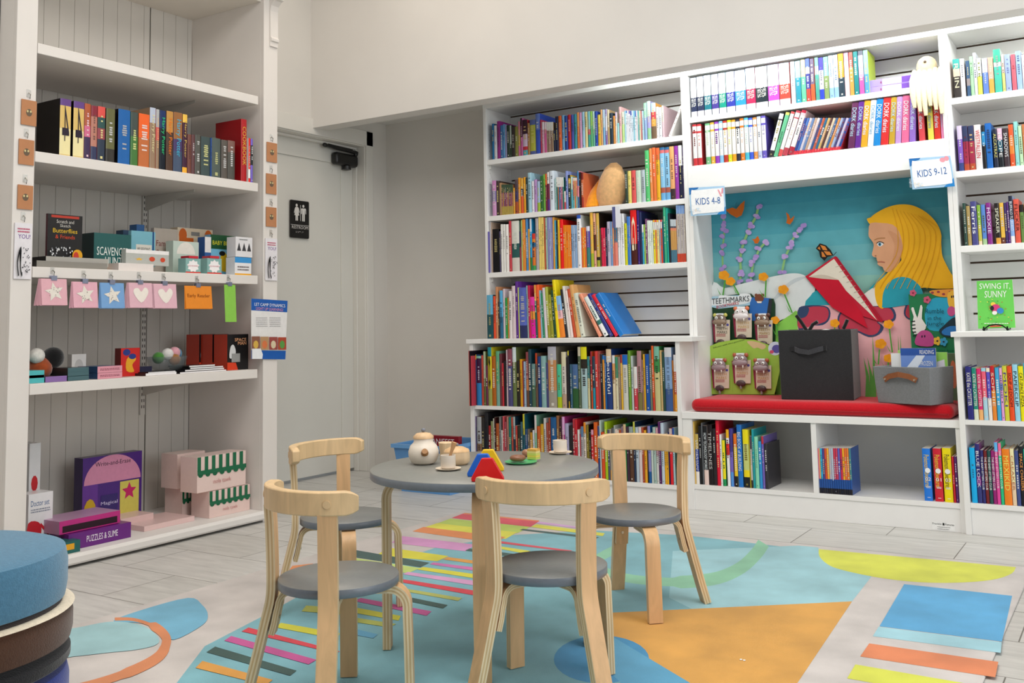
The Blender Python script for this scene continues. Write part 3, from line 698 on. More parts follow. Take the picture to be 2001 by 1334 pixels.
shelf('early_reader_book', 'top shelf nearest the door', '''
200 235 470 1e78b4
235 285 500 e6e8ee
290 345 425 a0208c
345 395 500 3c78b4
395 430 480 6aa8dc
430 460 490 9a9ac8
460 515 495 16351f
515 545 500 b8c4b8.6,20381f
545 605 520 2a1a1a
605 665 520 8a8a3c
665 700 430 d8829a.4,c8a050.3,d870a0
705 745 370 4a2038.5,c860a0
745 830 400 3a1a2c.4,d8c0d8.35,c83040.1,58b0b8
832 870 460 b88a50
872 972 400 5a6aa8.15,b8b840.75,5060a0
975 1056 290 6a84d0.4,2c50c0
1060 1085 400 c03050
1085 1130 440 f0e0e8.25,d8a0b8
1130 1170 440 f4dce8.25,e060a0
1170 1290 440 f2f0ea.28,a88a78.7;f2f0ea.28,8a6a5a.7;f2f0ea.28,b89a7a.7 x6
1290 1325 590 222a44
1327 1380 340 141c44
1385 1440 330 f06a28
1442 1490 320 7ab0dc
1492 1545 330 2c4ca0
1550 1605 310 c8283c
1610 1655 310 5060b8
1658 1712 300 3a9aa8
1715 1752 270 f0a05a.4,e87a40
1755 1800 270 e0a0c8
1802 1850 260 a8d4ee
1852 1900 260 f0e0a0
1902 1950 250 8ad0d8.5,d06070.15,4aa8a0
@1130,190,9.095
215 262 250 9cdc60.4,6ac080
264 300 250 c8e8d8.5,70c0a0
302 350 250 2c4cb4
352 405 310 f0d25a.6,e8b840
405 440 220 f0b478
440 485 220 c8dcf0.5,8ab8e0
490 522 210 b0a0d0.2,f4f0f8.4,9a70b8
524 562 220 e8d8b8.5,c8a878
564 622 280 2a3c4c
626 665 330 e89a50
668 695 265 d8c0e0.2,f0e4d8
696 732 460 a0e0e0
735 778 170 f4c0c0
780 828 260 f0ead2.4,c8e898
830 1170 240 b8e0f2;5a88c8.08,eef4fa;f4f4fa;8a6ab4.1,f0f0fa;4a5aa8.15,e8eef8;dce8f6;9ad0e0;4a7ac0.2,eaf4fa;f4e0e8;6ab4b0;f0e0c0;c87878 x13
1175 1228 100 a8d8b8.4,98b0d8
1232 1298 70 c8f0d8.4,b0a8e0.3,9ad0a0
1305 1388 100 bcd8f4.25,d04050.2,e8a850.2,7a6048
1392 1440 170 f6f0ee.1,f0e8e8
1442 1492 180 f0f2f6
1495 1530 150 f0e8d0.5,e0c0c8
1590 1640 190 f4ece8 t1810
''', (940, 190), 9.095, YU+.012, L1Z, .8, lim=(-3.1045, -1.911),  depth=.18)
shelf('easy_reader_book', 'second shelf nearest the door', '''
202 275 480 d890c8.3,8a7ab0.3,d8a0d0
275 330 485 40302c
330 370 520 b08860
370 575 550 2f5238.27,9a5a78.45,b8a048;2f5238.27,b07848.45,b8a048;2f5238.27,7a4870.45,b8a048;2f5238.27,8a3c4c.45,b8a048 x10
578 605 610 e8a830
606 664 460 5a4a50.35,484070.3,a85030
666 708 430 e89a28
710 756 440 e8b040.3,3a3a48.2,e05a30
760 800 420 e8a020
802 838 430 1c3a3c
840 902 340 a8d0e0
904 948 490 e6e6ee
950 1000 460 b890c8
1002 1055 490 a8c0dc.7,a0c040
1057 1112 400 2c6a30
1114 1148 370 7ab848
1150 1180 360 e86a28.3,7a2040.6
1182 1222 330 e0dcd8.3,7a2040.4,5a2a80
1226 1310 305 dce6f2
1312 1345 450 a8c8c8
1346 1478 420 f0f0ec.3,2a7a70.7;f0f0ec.3,b06048.7;f0f0ec.3,4a80b0.7;f0f0ec.3,a05088.7;f0f0ec.3,b07080.7 x6
1480 1508 670 f0e8e0.6,d05058
1510 1552 310 8a9ad8
1556 1600 380 202c30.1,d8b020.15,203838
1604 1636 410 c8e0d8.4,58b0c8
1640 1716 430 f0d8d0.1,e8907a.5,7ac0b8;f0e0d0.1,d8a060.5,e08050 x3
1720 1750 310 3a8ac0.4,e890a0.3,3a70a8
1752 1782 330 2a1010
1785 1830 340 7a2018.2,c86840.5,a83828
@1140,290,9.095
745 795 400 304438
797 858 400 e8d878
862 938 390 e05a58
942 1032 390 c8dcc8
1036 1108 380 b8c4cc
1112 1188 35 5ac878
1192 1240 0 f09050
1242 1304 -15 f0703c.6,e87838
1308 1374 -10 f06838.23,f0b428
1380 1462 -18 2c6a9a.05,e07070.06,8cc4e8.65,b05a48.1,70b0e0
1466 1548 -22 2c6a9a.05,e07070.06,8cc4e8.65,b05a48.1,70b0e0
1552 1634 -35 f0b070.2,e8a870.6,3a2a30.05
1638 1706 -45 9a3aa8
1710 1778 -55 f2f2f2.38,1c2040
1780 1806 -20 4a3a6a
''', (940, 300), 9.095, YU+.010, L2Z, .95, lim=(-3.1045, -1.911),  depth=.19)
shelf('picture_book', 'third shelf nearest the door', '''
84 104 300 6a60b0 o.012
106 184 120 c8c4c8 x2
186 210 130 b09a88
212 330 250 0a0a0c
334 356 290 504a6a
358 440 165 e8e6e2 x2
444 500 165 f0eeea
504 548 105 c83a48
552 688 105 dcdcd4.45,2a5a58.28,d8d0c8 s8aa8a0
690 722 290 28305a.4,9a4050
724 746 90 b8c878
748 800 80 e89030 x2
803 844 70 4a88c0
847 874 250 e8a030
876 912 70 d8dce4.25,2a9ad0.5,2a7a40
915 974 330 d83828.15,e08828.1,2a6a98.12,e07828.5,48a050
978 1034 60 b0aab0
1036 1128 40 f0d878;e8cc70 x3
1132 1158 50 c05a3a
1160 1188 45 a8c8b8
1192 1284 40 8a88c0;a8b0d8 x3
1287 1320 40 d89a40
1322 1345 95 40b0d8
1347 1374 100 203038
1376 1410 85 f0c020
1414 1470 80 f01818
1474 1612 180 f88010;f08a18 x5
1614 1714 180 8aaad0;a8bcd8 x3
1718 1790 0 2a5ac0.07,f0f0f4
1793 1878 225 e87030;f0a020 x3
1882 1946 200 e0e0f0.12,5a48b0.4,3a8080
@1140,400,9.095
134 188 140 f0b848.75,a8b830
192 236 150 f0b090.4,6a3020.3,e8a890
240 298 150 d8b050.82,2a2018.06,a8a838
302 322 420 605030
326 402 410 e02850 x2
406 430 415 202850
434 490 300 c0b8d0
492 528 300 7aa0d0
530 556 300 e8a070.5,e08070
558 618 290 4a7a98.48,e88878
622 738 155 ececf0;e4e4ea;f0f0f2 x3
742 790 330 d8d820
793 850 210 2a78d0;5a90d8 x2
854 966 95 e01818.62,4a1a14 |G#f4e8c8
972 1010 100 40207a
1012 1054 130 202a58
1058 1086 350 f0f0f4.2,3ab0d8
1088 1114 350 a0c850
1118 1148 250 805078
1152 1250 280 dce8dc;e8f0e8 x3
1256 1288 270 f0b020.05,e0ddd8.18,f0e020
1290 1320 270 e85020.05,e0ddd8.18,f08a18
1322 1358 270 e8b030.05,e0ddd8.18,f0e090
1360 1388 270 e0ddd8.2,a8a8b8
1390 1418 265 e01820.05,e0ddd8.15,e84018
1420 1440 300 1a5070
1442 1488 45 3aaa80
1490 1526 60 18a090
1528 1562 150 1a2030
1566 1670 260 c0d0d8.16,405060.04,e89070.06,d0a058.45,3a7890 x5
1676 1828 10 8ab0e0.15,b8b0b4.7,d04020;7aa0dc.15,c8c0b8.7,d04020 x6
''', (940, 420), 9.095, YU+.008, L3Z, 1.0, lim=(-3.1045, -1.911),  depth=.2)
shelf('storybook', 'ledge shelf nearest the door', '''
98 218 330 62b0d4.45,1c5058
222 264 350 e8502c
268 308 185 c88a60 t262
310 334 450 3a2a2a
336 396 250 5ab0e0.55,2a6a90 t330
398 434 220 d0c0c8 t392
438 476 380 2a9a48 t430
480 500 380 c88030 t470
502 556 260 e0d8d8 t494
560 622 170 d8c8cc t512
626 672 90 5a2a8a t575
676 688 200 d8e060 t592
690 824 200 5868bc.75,2a3060 t622
828 852 165 8aa8a8 t750
854 888 160 c02050 t782
892 972 365 e838a8.2,e02890.15,f09a40.2,e020a0 t850
976 1008 160 e8a048.3,1a5a50 t840
1012 1066 150 f06028 t930
1070 1098 250 8ab8c8 t985
1102 1132 300 2a8a60 t1020
1138 1184 205 d8d0d8 t1030
1188 1236 190 b0b848.6,98982a t1088
1242 1296 330 98982a t1145
1300 1342 250 204a30 t1190
1346 1400 90 f0d818 t1095
1404 1498 370 8ac0f0.35,f0c0c8.2,f08a30 t1225
1502 1546 250 2a2a30 t1300
1550 1588 215 e0dcd8 t1268
1592 1640 290 ecdcd8 t1345
1646 1692 250 c85030 t1410
1700 1765 180 e0a868 t1438
1772 1850 330 d8dccc t1530
@1080,540,9.095
820 882 400 f09a7a t338
920 1008 455 e8f0ec.6,3a7a70.1,f0f0f0 t450
1020 1085 410 28348a t495
1110 1180 420 e02840 t580
1190 1290 430 1878c8 t630
''', (940, 540), 9.095, YU-.03, L4Z, 1.0, lim=(-3.1045, -1.9),  depth=.21)
shelf('large_picture_book', 'upper base shelf by the play table', '''
85 128 140 b02a2a.4,c84830 o.045
130 164 140 14101c o.045
166 204 230 b83a48 o.04
206 254 205 e8c018.1,2a4a78.5,1c2848
256 374 230 80c0b0.05,3a1a40.5,2a80c0 s2a80c0
378 412 220 c04838
414 454 150 a8b898.5,606838
456 490 400 6a3050
492 560 75 1a8a98.16,e8d830.55,98a058 |8#20201a
564 634 235 b06018
637 700 145 60a880.6,78a898
702 740 190 6a3038
742 773 360 c02838
776 820 320 1a1418
822 846 120 c8b0b8
848 928 105 8a4858.3,4a4878
932 1000 75 d0dce0.25,6a7848
1002 1060 320 201c14
1063 1108 290 d8981c
1110 1126 320 8a1c24
1128 1170 330 9ab0c8
1173 1214 160 8a3c44.5,c07848.2,604030
1218 1268 110 1a4050
1272 1338 370 6a9090.5,486850
1340 1378 180 b03a18.2,6a5040
1382 1438 240 1c3c78
1442 1528 230 88b0b0
1532 1564 350 48487a
1567 1716 65 b0b0bc.22,c08858.5,a0988c s807868
1722 1800 380 48c098.75,b0c010
1806 1888 160 d8d0b0.25,d0c8c0.5,b89a88
1892 1922 250 1c1018
1924 1944 140 e0d020.08,202028.8,c0a020
@1110,670,9.095
44 84 380 3a6078
87 188 380 4a6a98.55,2a5a30
192 240 70 c8c0a8.15,506048
244 354 70 e0d818.2,282018.15,a8c4c8
358 398 240 2a7a80.42,d8d0a0
402 415 300 2a3a30
418 444 150 a02038.4,d05028
448 490 240 1a3c50.6,1a90a8
495 552 145 d0403c
555 588 150 a04a48
592 628 200 20222c
632 665 220 1a78c8.08,e0902c
668 694 230 1860a8
698 792 110 e0c8a8.22,1c3878 |Beautiful#e8f0f8
802 852 220 d8dce0.15,d89a60.3,e0d0b0
855 905 250 3a8a68.4,d8d0b0
908 948 250 907a70
952 984 210 a02838.15,e0b030
986 1076 210 1464c0.18,ccccc4
1086 1134 135 6a9a30
1138 1174 230 b8c4c0
1178 1244 420 e0e0dc.5,c83848.3
1247 1328 140 b08088.7,7a7040
1332 1356 300 907068
1358 1390 200 e0a820
1393 1464 200 1450a0
1468 1506 130 707868
1510 1548 50 e06020.8,d03a28
1552 1650 60 78b8a0.2,3a8a48.2,c8c088
1656 1694 130 c8a870
1697 1736 160 284a40
1740 1868 80 d0d0d4.15,80a0c8.5,3a5890
1872 1898 310 b06a28
1900 1950 210 dcdce0.3,c05838.4,e8a030
''', (900, 670), 9.095, YL+.004, L5Z, 1.05, lim=(-3.0995, -1.913),  depth=.24)
shelf('hardcover_picture_book', 'lower base shelf by the play table', '''
130 158 210 7a6a90
160 192 390 303858
194 290 220 a8acb0.5,8a6848
294 342 230 2a2624
345 412 150 202024
416 454 380 a01418
457 496 300 889060
500 520 250 c0c0b0
522 543 230 3a1a18
546 604 340 a8501c
607 638 220 787878
641 668 460 d8d4d0
671 699 210 c85058
702 738 310 984050
741 774 220 b07868
777 820 230 1c7a70
823 854 230 c05040
857 894 220 a0b0b0.4,203848
897 929 380 b83c34
932 984 380 2a2c20
987 1026 310 305a68
1030 1064 170 c8c030.35,1c5868
1067 1110 440 284a78
1113 1148 440 6a6050
1151 1198 500 c08820
1201 1234 460 d0d4dc
1237 1276 190 d0c8c8.3,78b098
1280 1338 390 c85c24
1341 1398 350 c89818
1402 1443 245 c8c8c8
1446 1488 330 a04838
1491 1522 240 984028
1526 1628 230 185890
1632 1678 200 90603a
1681 1722 260 3a1a28
1726 1778 220 d8a0d0.3,b03a80
1781 1848 340 a8a4c4
1851 1918 380 1a1418
1922 1956 260 b0303c
@1110,800,8.34
112 166 160 c01c2c
170 203 330 e0e0dc
206 218 400 c04050
221 266 280 5a7aa0.2,b0acb0
270 308 210 e08a20.2,e8dcd0
312 354 250 807018.7,181818
357 386 380 0c0c0c
389 430 330 d8a0b8.1,d03038.5,2a88b8
435 496 210 d86018
499 530 270 3c4a80
533 550 175 c8dcd8
553 608 370 d84c18
611 655 200 a8c818
658 690 330 50506a
693 722 330 a09a90.8,d8a050
725 764 300 585a60
767 788 260 a8b0ac
790 816 320 f0dcd4
819 848 340 e8dcc8
851 884 330 b84c24
887 916 280 8a7080
919 964 240 d8b890.45,2a8848
967 1008 280 40283c
1011 1080 280 90a0a0.35,5a3a28
1083 1114 200 c8c850.2,1c3050
1117 1164 290 b8c8d4
1167 1218 290 e0d0d0
1221 1252 290 b04a2c
1255 1300 340 e8a828
1303 1314 300 302018
1317 1364 270 8a88c0.8,1c5a98
1367 1398 380 c8d4cc
1401 1448 290 a8c0b8
1451 1488 300 d09aa8.5,d8d8d4
1491 1528 200 5a2060
1531 1582 220 c0d0e0
1585 1648 400 f0b01c x2
1651 1668 360 182058
1671 1720 310 c8b8b8.1,e01828
1723 1758 300 2050a0.2,a8c8d0
1761 1790 450 1c4838
''', (910, 790), 9.095, YL+.012, L6Z, 1.0, lim=(-3.0995, -1.913),  depth=.24)
# ---- above the reading bench
kb = ['2a3458', '2a3458', '1a7a8a', '4a3a9a', '10a088', '2c3ab0', '30a0e0', 'c8205a', '203038', 'd050d0', 'e85040']
kx = [72, 166, 272, 384, 494, 606, 740, 905, 1050, 1234, 1406, 1572]; kt = [480, 460, 440, 425, 405, 385, 365, 330, 310, 280, 255]
shelf('fantasy_novel', 'top shelf over the bench', '\n'.join('%d %d %d c8d4ee.05,f4f4fa.45,%s.35,eee6ee o.0 |KEEPER/OF THE LOST/CITIES' % (kx[i]+12, kx[i+1]+6, kt[i], kb[i]) for i in range(11))+'''
1592 1658 235 f4f4fc
1662 1744 225 a8d8e8.4,2a9ab0
1748 1818 205 f0c8a0.4,6ad0a0
1820 1884 190 5a70c8.2,f0f0f8.15,3a3a9a.35,e84838
1888 1950 190 706080.6,f06030
@1590,80,7.696
35 92 250 68b0a8.2,d8f0e8.2,4aa898
96 165 250 4438b8.3,e8e0f4.45,2a44c8
168 240 240 8ac8d0.45,8aa060
243 313 220 e8f0fa.75,9ac0ee
316 384 210 e8f0fa.75,9ac0ee
388 474 190 f0a020.55,203848
478 548 180 e090d0.2,f8c8d0
552 614 170 b83010.35,f0a048
618 688 160 10888a
692 768 150 20284c.1,c8a8d8.5,d060b0
772 842 140 98e0c8.55,58a0d0 sd0e850
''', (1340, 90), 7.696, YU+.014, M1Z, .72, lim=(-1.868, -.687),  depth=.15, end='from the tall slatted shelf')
for k in range(2):      # two books lying flat
    z = M1Z+.0004+k*.032; x0, x1 = xat(1590+835/7.696, YU+.03, z), xat(1590+1500/7.696, YU+.03, z)
    m = M(); y = YU+.03; m.box((x0, y, z), (x1, y+.14, z+.002), 'a890d8'); m.box((x0, y, z+.029), (x1, y+.14, z+.031), 'a890d8'); m.box((x0, y, z+.002), (x0+.06, y+.003, z+.029), '9a88dc'); m.box((x0+.06, y, z+.002), (x1-.05, y+.003, z+.029), 'e0d4f0'); m.box((x1-.05, y, z+.002), (x1, y+.003, z+.029), '7048a8')
    m.box((x0+.05, y-.0004, z+.010), (x0+.056, y, z+.02), '8a4860')
    o = m.build('fantasy_novel', GLOSS); tag(o, ('upper' if k else 'lower')+' of two lilac books lying flat on the top shelf over the bench', 'book', 'lilac books lying flat')
    pg = M(); pg.box((x0+.003, y+.004, z+.002), (x1-.003, y+.138, z+.029), PGC); pg.build('pages', PAPER, o)
wc = ['d83840', 'd83840', None, '7ac088', 'f0b840', '9a40c0', '90c8f0', 'c83a28', 'e0e020', 'f0a820', '303040', 'f08028', '50c0d8', '4060e0', 'e89850', 'c8d0f0', '7060c8']
wx = [78, 145, 215, 268, 345, 410, 475, 537, 603, 665, 730, 792, 857, 925, 988, 1052, 1115, 1185]; wt = [255, 250, 0, 240, 225, 215, 205, 200, 190, 185, 180, 165, 155, 155, 150, 135, 125]
cb = ['2a4a98', '4a78c0', 'd8d0dc', '6a88b8', 'c8a890', 'e8e0e4', '385a90', 'c86040', '2a6a90', 'd8b068', '583a38', 'e0c8a8', '406898', 'd89048', 'a8b8d8', '484a80', 'c8c0e0', '2a4a98']
shelf('comic_diary_book', 'lower shelf over the bench', '\n'.join('%d %d %d %s.05,f6f4f2.12,%s.05,f6f4f2.6,%s' % (wx[i], wx[i+1]-4, wt[i], c, c, c) for i, c in enumerate(wc) if c)+'''
1200 1268 115 303034.02,f0f0f0.12,303034.03,f4f4f4.68,303034 t1370
1275 1335 110 f0e070.06,70c898 t1462
1342 1400 100 e85858.05,f4f0f0.8,e85858 t1540
1406 1480 90 c84858.05,f4f0f0.1,c84858.03,f8f4f4.65,c84858 t1615
1490 1565 85 c02040.06,e8c8d0.06,f4f0f0.7,c02840 t1700
1572 2275 190 '''+';'.join(c+'.90,e83848' for c in cb)+''' x18 t1750
@1590,180,7.696
510 608 175 6a2a5a t592 |DORK diaries#bfe4f4
615 700 160 6a2a9a t692 |DORK diaries#bfe4f4
705 800 145 f0b028 t780 |DORK diaries#eef8ff
806 892 135 f2f2f6 t876 |DORK diaries#88b8d8
896 998 120 1890e0 t975 |DORK diaries#eef8ff
1004 1118 100 e83030 t1076 |DORK diaries#eef8ff
1128 1214 90 d0a830 t1190 |DORK diaries#bfe4f4
1224 1308 80 d0a0e0 t1285 |DORK diaries#f4fcff
1318 1428 65 f070a0 t1378 |DORK diaries#f4fcff
1436 1528 55 9a70d0 t1476 |DORK diaries#d8f4ff
1586 1678 40 e04850 |DORK diaries#d8f4ff
1722 1812 30 f0e058 |DORK diaries#6098c8
1818 1918 50 e03020 |DORK diaries#d8f0ff
1922 1982 20 f090c0 |DORK diaries#8ad0e8
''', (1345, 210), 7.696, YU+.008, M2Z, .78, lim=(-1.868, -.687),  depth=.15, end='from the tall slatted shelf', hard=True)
# ---- bookcase beyond the bench
EB = 'from the bench'
shelf('middle_grade_novel', 'top shelf beyond the bench', '''
125 288 310 40b0a8.25,f0d0b8.2,3a3230.55 |RAIN#f4e8c0
292 400 300 f4f0f4
430 522 350 3a5a80.5,a09090.2,3a5a80
525 608 250 b0ecb0
612 688 160 eaeaf6
692 800 290 f4f4f8.5,e8f060
812 948 290 d8d0f0.4,6a8ad8
952 1080 270 f4b8a0.6,f0b050
1092 1268 75 40c098.3,e8f4f0.1,50c8b0
1275 1348 200 f0c8c8.5,e8e080
1352 1490 200 a8b8f0
1502 1612 200 f06878
1618 1748 120 a8c4f4
1755 1900 200 f0e8f0
1905 2050 240 e8a870
''', (1855, 90), 12.13, YU+.012, R1Z, .7, lim=(-.6475, .6),  depth=.15, end=EB)
shelf('young_reader_novel', 'second shelf beyond the bench', '''
112 235 190 e0d0f0.3,8a60c8.52,3a4a8a
240 368 195 303a60.35,a82848.5,c05030
372 512 190 303a60.35,a82848.5,c05030
518 682 165 f0e8e8 |WESTFALLEN#d83038
692 775 180 20242c.15,2a90c8.3,181418
778 928 130 1a6ac0
950 1058 270 202840 |ALCATRAZ#d8d070
1062 1182 250 e8c0d8.3,1a5a70.3,101820 |HOPE#f0f0f0
1190 1322 250 403038 |SHADOWS#f0f0f0
1332 1452 160 f06030.3,f08a38.4,e85828
1460 1555 90 98dcd8
1562 1650 190 c8ecc0
1655 1790 150 d08050
''', (1865, 230), 12.13, YU+.012, R2Z, .85, lim=(-.6475, .6),  depth=.15, end=EB)
shelf('young_reader_novel', 'third shelf beyond the bench', '''
112 184 300 2a4a40
188 274 360 b09860
282 416 260 4a4a88 |Ferris#f4f4f4
422 500 340 88b840.5,c8c050.4,e8d0b0
508 606 330 5a88d0.85,a8c898
618 726 290 8a2a8a |MOXIE#e8e0f0
800 908 300 201a18.85,e0a040 |SPEAKER#e8e8d0
914 1008 290 e8b848.85,6a3828
1012 1066 290 40306a
1070 1118 270 5a2a78
1120 1214 140 1a2038.5,8ab0e8.35,f0e8ec |BUFFALO FLUFFALO#e8ecf4
1222 1342 210 e05a48 |FLICKER#4a1418
1350 1440 330 201818.2,6a8a48
1446 1560 290 c88850
''', (1875, 370), 11.12, YU+.012, R3Z, 1.0, lim=(-.6475, .6),  depth=.15, end=EB)
shelf('graphic_novel', 'upper base shelf beyond the bench', '''
120 242 165 2a2a78 |KATIE the CATSITTER#f4f0e8
246 340 190 1a8a78.8,d8e0c8 |KATIE the CATSITTER#f4f0e8
345 434 205 d82a70.8,f0b070 |KATIE the CATSITTER#f4f0e8
440 534 190 9ad0e0.07,e8607a.5,a8d0e0
540 618 190 f0e0c8.08,5a50c0.5,f0e4dc
622 708 155 c81c28.45,e88830 |SOPHIE#f4e8d0
714 798 190 40a8d8
802 864 195 e8a8d0.3,8090d8.12,e0a0d8
867 960 155 d0d040 |MOKI#4a3a90
964 1066 160 e85020 |SOUP of DOOM#5a1010
1070 1180 125 98d4f0 |PAPERCLIP#182838
1186 1294 160 f0e010 |CAT-SPACE PIZZA#20201a
1298 1420 100 40b8e0
''', (1880, 700), 10.26, YL-.008, R4Z, 1.1, lim=(-.6445, .6),  depth=.17, end=EB)
shelf('graphic_novel', 'lower base shelf beyond the bench', '''
140 246 235 10a0d8
250 336 165 28206a.55,7a2080.15,2a3070 |BLUE LOCK#f4f0f4
342 402 280 2a2a68 |THE BABY-SITTERS CLUB#f4f4f8
406 470 290 6a1c20 |THE BABY-SITTERS CLUB#f4f4f8
474 540 290 204a48 |THE BABY-SITTERS CLUB#f4f4f8
544 610 290 8a1c6a |THE BABY-SITTERS CLUB#f4f4f8
614 680 135 5aa8e8.15,d04090 |THE BABY-SITTERS CLUB#f4e4f0
684 746 150 e06090.2,20b078 |THE BABY-SITTERS CLUB#e4f8f0
750 896 260 e87818 |MEXIKID#ffe060
900 980 255 e8d8a8.6,d8c0a0 |CREAKER#c07850
984 1060 290 3a4880
1064 1150 210 181820 |SPACE CHASERS#f0a050
1154 1260 270 30a890
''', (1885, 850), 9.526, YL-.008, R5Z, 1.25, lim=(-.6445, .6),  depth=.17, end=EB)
# ---- cubbies under the bench
shelf('fact_book', 'first cubby under the bench', '''
58 120 70 d8b050
135 244 290 b8a050.3,1c3890.45,e0d8d0 |LEADERSHIP/JOURNEY#f0f0f4
248 300 150 101014
303 322 100 606468
326 404 150 141418.75,d8c0b8 |HOW TECHNOLOGY WORKS#e8f0f4
408 488 130 181014 |TIMELINES#c8c8c8
491 548 200 1c161c
552 612 60 c81030
615 648 300 e8e8e4
651 706 400 e8d018.85,1a8a50
728 782 215 f0a818.15,f0f0f0.1,e02820.2,f0f0f4
785 840 200 3a3080.4,6a5ab0.35,4a8ad0
855 914 290 d86818.25,f0b818.55,101010
917 1002 130 1a6ab8 |BIG BOOK of BUILDING#f0f4f8
1018 1122 215 f0d010.25,b8c070.45,f0c810.12,101010
1125 1138 215 a89a18
1142 1174 330 483848.25,c0b8b0.6,201818
1178 1216 210 1a9098
1219 1284 340 80c8a8
1288 1342 420 2a88c0
1346 1386 330 b02838.15,6a58a8
1390 1444 465 2a2830
''', (1340, 815), 8.895, YL+.014, BZ, 1.25, lim=(-1.8415, -1.282),  depth=.2, end='from the table side')
pc = ['d86a80', 'e8b060', '30a8d0', '4a3a80', 'c84a28', 'e8a030', 'b0a8b8', 'a8b8c8', 'c03048', 'b83858', '5a5ab0', 'c02848', 'e8a020', 'd86828', 'd87830', '3a7a80']
shelf('series_paperback', 'second cubby under the bench', '112 578 172 '+';'.join(c+'.68,1c4a90.20,18141c' for c in pc)+' x16', (1580, 850), 6.67, YL+.012, BZ, 1.2, lim=(-1.2575, -.687),  depth=.14, end='from the cubby divider', hard=False)
shelf('adventure_paperback', 'second cubby under the bench', '''
1512 1620 175 1a70d0 |Pokemon Adventures#f0d048
1652 1762 175 c01830 |Pokemon Adventures#f0d048
1776 1890 170 f0d008 |Pokemon Adventures#5a5030
1896 1926 280 c02030
1930 1962 280 5a2a70
''', (1580, 850), 6.67, YL+.014, BZ, 1.2, lim=(-1.2575, -.687),  depth=.15, end='among the bright volumes', hard=False, group='bright volumes in the second cubby')
for px, tx in ((1813, '02'), (1833.5, '01'), (1852, '03')):      # volume numbers and round badges on the three spines
    x = xat(px+1, YL+.013, .2); o = min((q for q in COL.objects if q.name.startswith('adventure_paperback') and q.parent is None), key=lambda q: abs(q.location.x-x)); m = M(); fn = frame((x, YL+.0128, BZ), (1, 0, 0), (0, 0, 1)); p = Paint(m, fn, t=.0008)
    p.poly(disc(0, .125, .0105), 'f2f2f2'); p.text(tx, -.0105, .083, .021, .014, 'f4f4f4'); p.marks(-.009, .052, .018, .01, 'f4f4f4', 2); p.marks(-.006, .012, .012, .005, 'f4f4f4'); m.build('volume_number', PAPER, o)
# ---- book row on the display shelving in the side wall
shelf('fantasy_hardback', 'second shelf of the display unit', '''
402 592 75 5a3a78.12,c8a860.4,d8cc98.45,c8b070 s14100f |4#2a2030
632 816 120 5a3a78.12,c8a860.4,d8cc98.45,c8b070 s14100f |4#2a2030
822 926 155 a05030.4,c06080.2,3a2a4a
932 1040 190 7a2030.2,a87060.55,2a3050
1046 1176 205 c84a44.2,2a4a48.2,8a4048.2,2a3444
1190 1342 240 5a5a34.75,2a2620
1396 1602 255 1a5898 s0c0c10
1610 1736 300 3a4440.45,3a6a30
1748 1930 330 f05a1c.45,b06030
@270,200,8.0
178 272 85 a8b0c0.25,8a7058 |Harry Potter#e8dca8
276 330 110 a0a0a0.3,c0504a.22,8a7058
334 430 130 1c2c58.3,0c1420 |Harry Potter#30d080
438 546 140 b08040.35,4a3428 |Harry Potter#f08020
552 690 160 8a5a30.45,40305a.2,3a4860 |Harry Potter#40b8d8
694 768 190 e0b048.14,3a1830.76,e0a030 |Harry Potter#d8b860
772 834 500 6a4038
836 890 505 5a3a3c
893 980 510 4a4a44
985 1128 540 3a4848
1130 1152 555 1a4080
1154 1290 560 4a5450
1303 1400 590 504a44
1404 1516 600 705048.3,484640
1612 1700 265 a01018 s8a1016 |COOKBOOK#e0b040
1726 1758 560 d02018.2,e04030.5,e8e0d8.2,d03020
1760 1798 570 6a5ab0.15,202428.45,6a5ab0
''', (70, 185), 8.7, XF-.016, S2Z, 1.3, lim=(2.17, 3.3165),  ax='x', depth=.17, end='from the near post')
# ================================================================ mural behind the reading bench
MY = YB-.004
def A6(x, y): return (1380+x/3.318, 370+y/3.319)
def A7(x, y): return (1640+x/3.088, 370+y/3.09)
def A8(x, y): return (1500+x/3.446, 560+y/3.446)
m = M(); m.box((-1.8685, MY, .4555), (-.6865, YB+.03, 1.5365), '6fb3bf'); o_ = V((0, MY, 0))
fn = lambda px, py, t=0.0: ony((px, py), MY)+V((0, -t, 0))
p = Paint(m, fn)
sky = ['3f97ad', '479eb2', '52a6b7', '5faebb', '6db4bd', '7dbabb', '8abdb2', '94bfa8', '93bb98', '86b58c']
zs = [1.536-k*.075 for k in range(11)]
for i, c in enumerate(sky):
    m.add([V((a, MY-p.t, b)) for a, b in ((-1.868, zs[i+1]), (-.687, zs[i+1]), (-.687, zs[i]), (-1.868, zs[i]))], [[0, 1, 2, 3]], c)
p.t += p.step
m.add([V((a, MY-p.t, b)) for a, b in ((-1.868, .456), (-.687, .456), (-.687, zs[10]), (-1.868, zs[10]))], [[0, 1, 2, 3]], '7fb489'); p.t += p.step
rn = random.Random(5)
# lavender stalks
def stalk(path, gr=8):
    p.poly([A6(*q) for q in thick(path, gr)], '8ec07a')
    for i, (x, y) in enumerate(path):
        for k in range(3): p.poly([A6(*q) for q in disc(x+rn.uniform(-14, 14), y+rn.uniform(-12, 12), rn.uniform(12, 20), rn.uniform(10, 16), 9)], rn.choice(['b49ad6', 'a98fd0', 'bda6dc']))
stalk([(108, 172), (120, 225), (118, 265), (116, 305), (108, 365), (105, 410), (108, 510)], 12)
stalk([(340, 118), (325, 180), (295, 230), (270, 285), (245, 345), (232, 395), (222, 450), (228, 540), (220, 605)], 16)
stalk([(388, 345), (348, 390), (328, 440), (310, 478), (300, 545), (290, 605)], 14)
stalk([(636, 232), (608, 268), (584, 300), (552, 350), (550, 375), (518, 440), (500, 530)], 14)
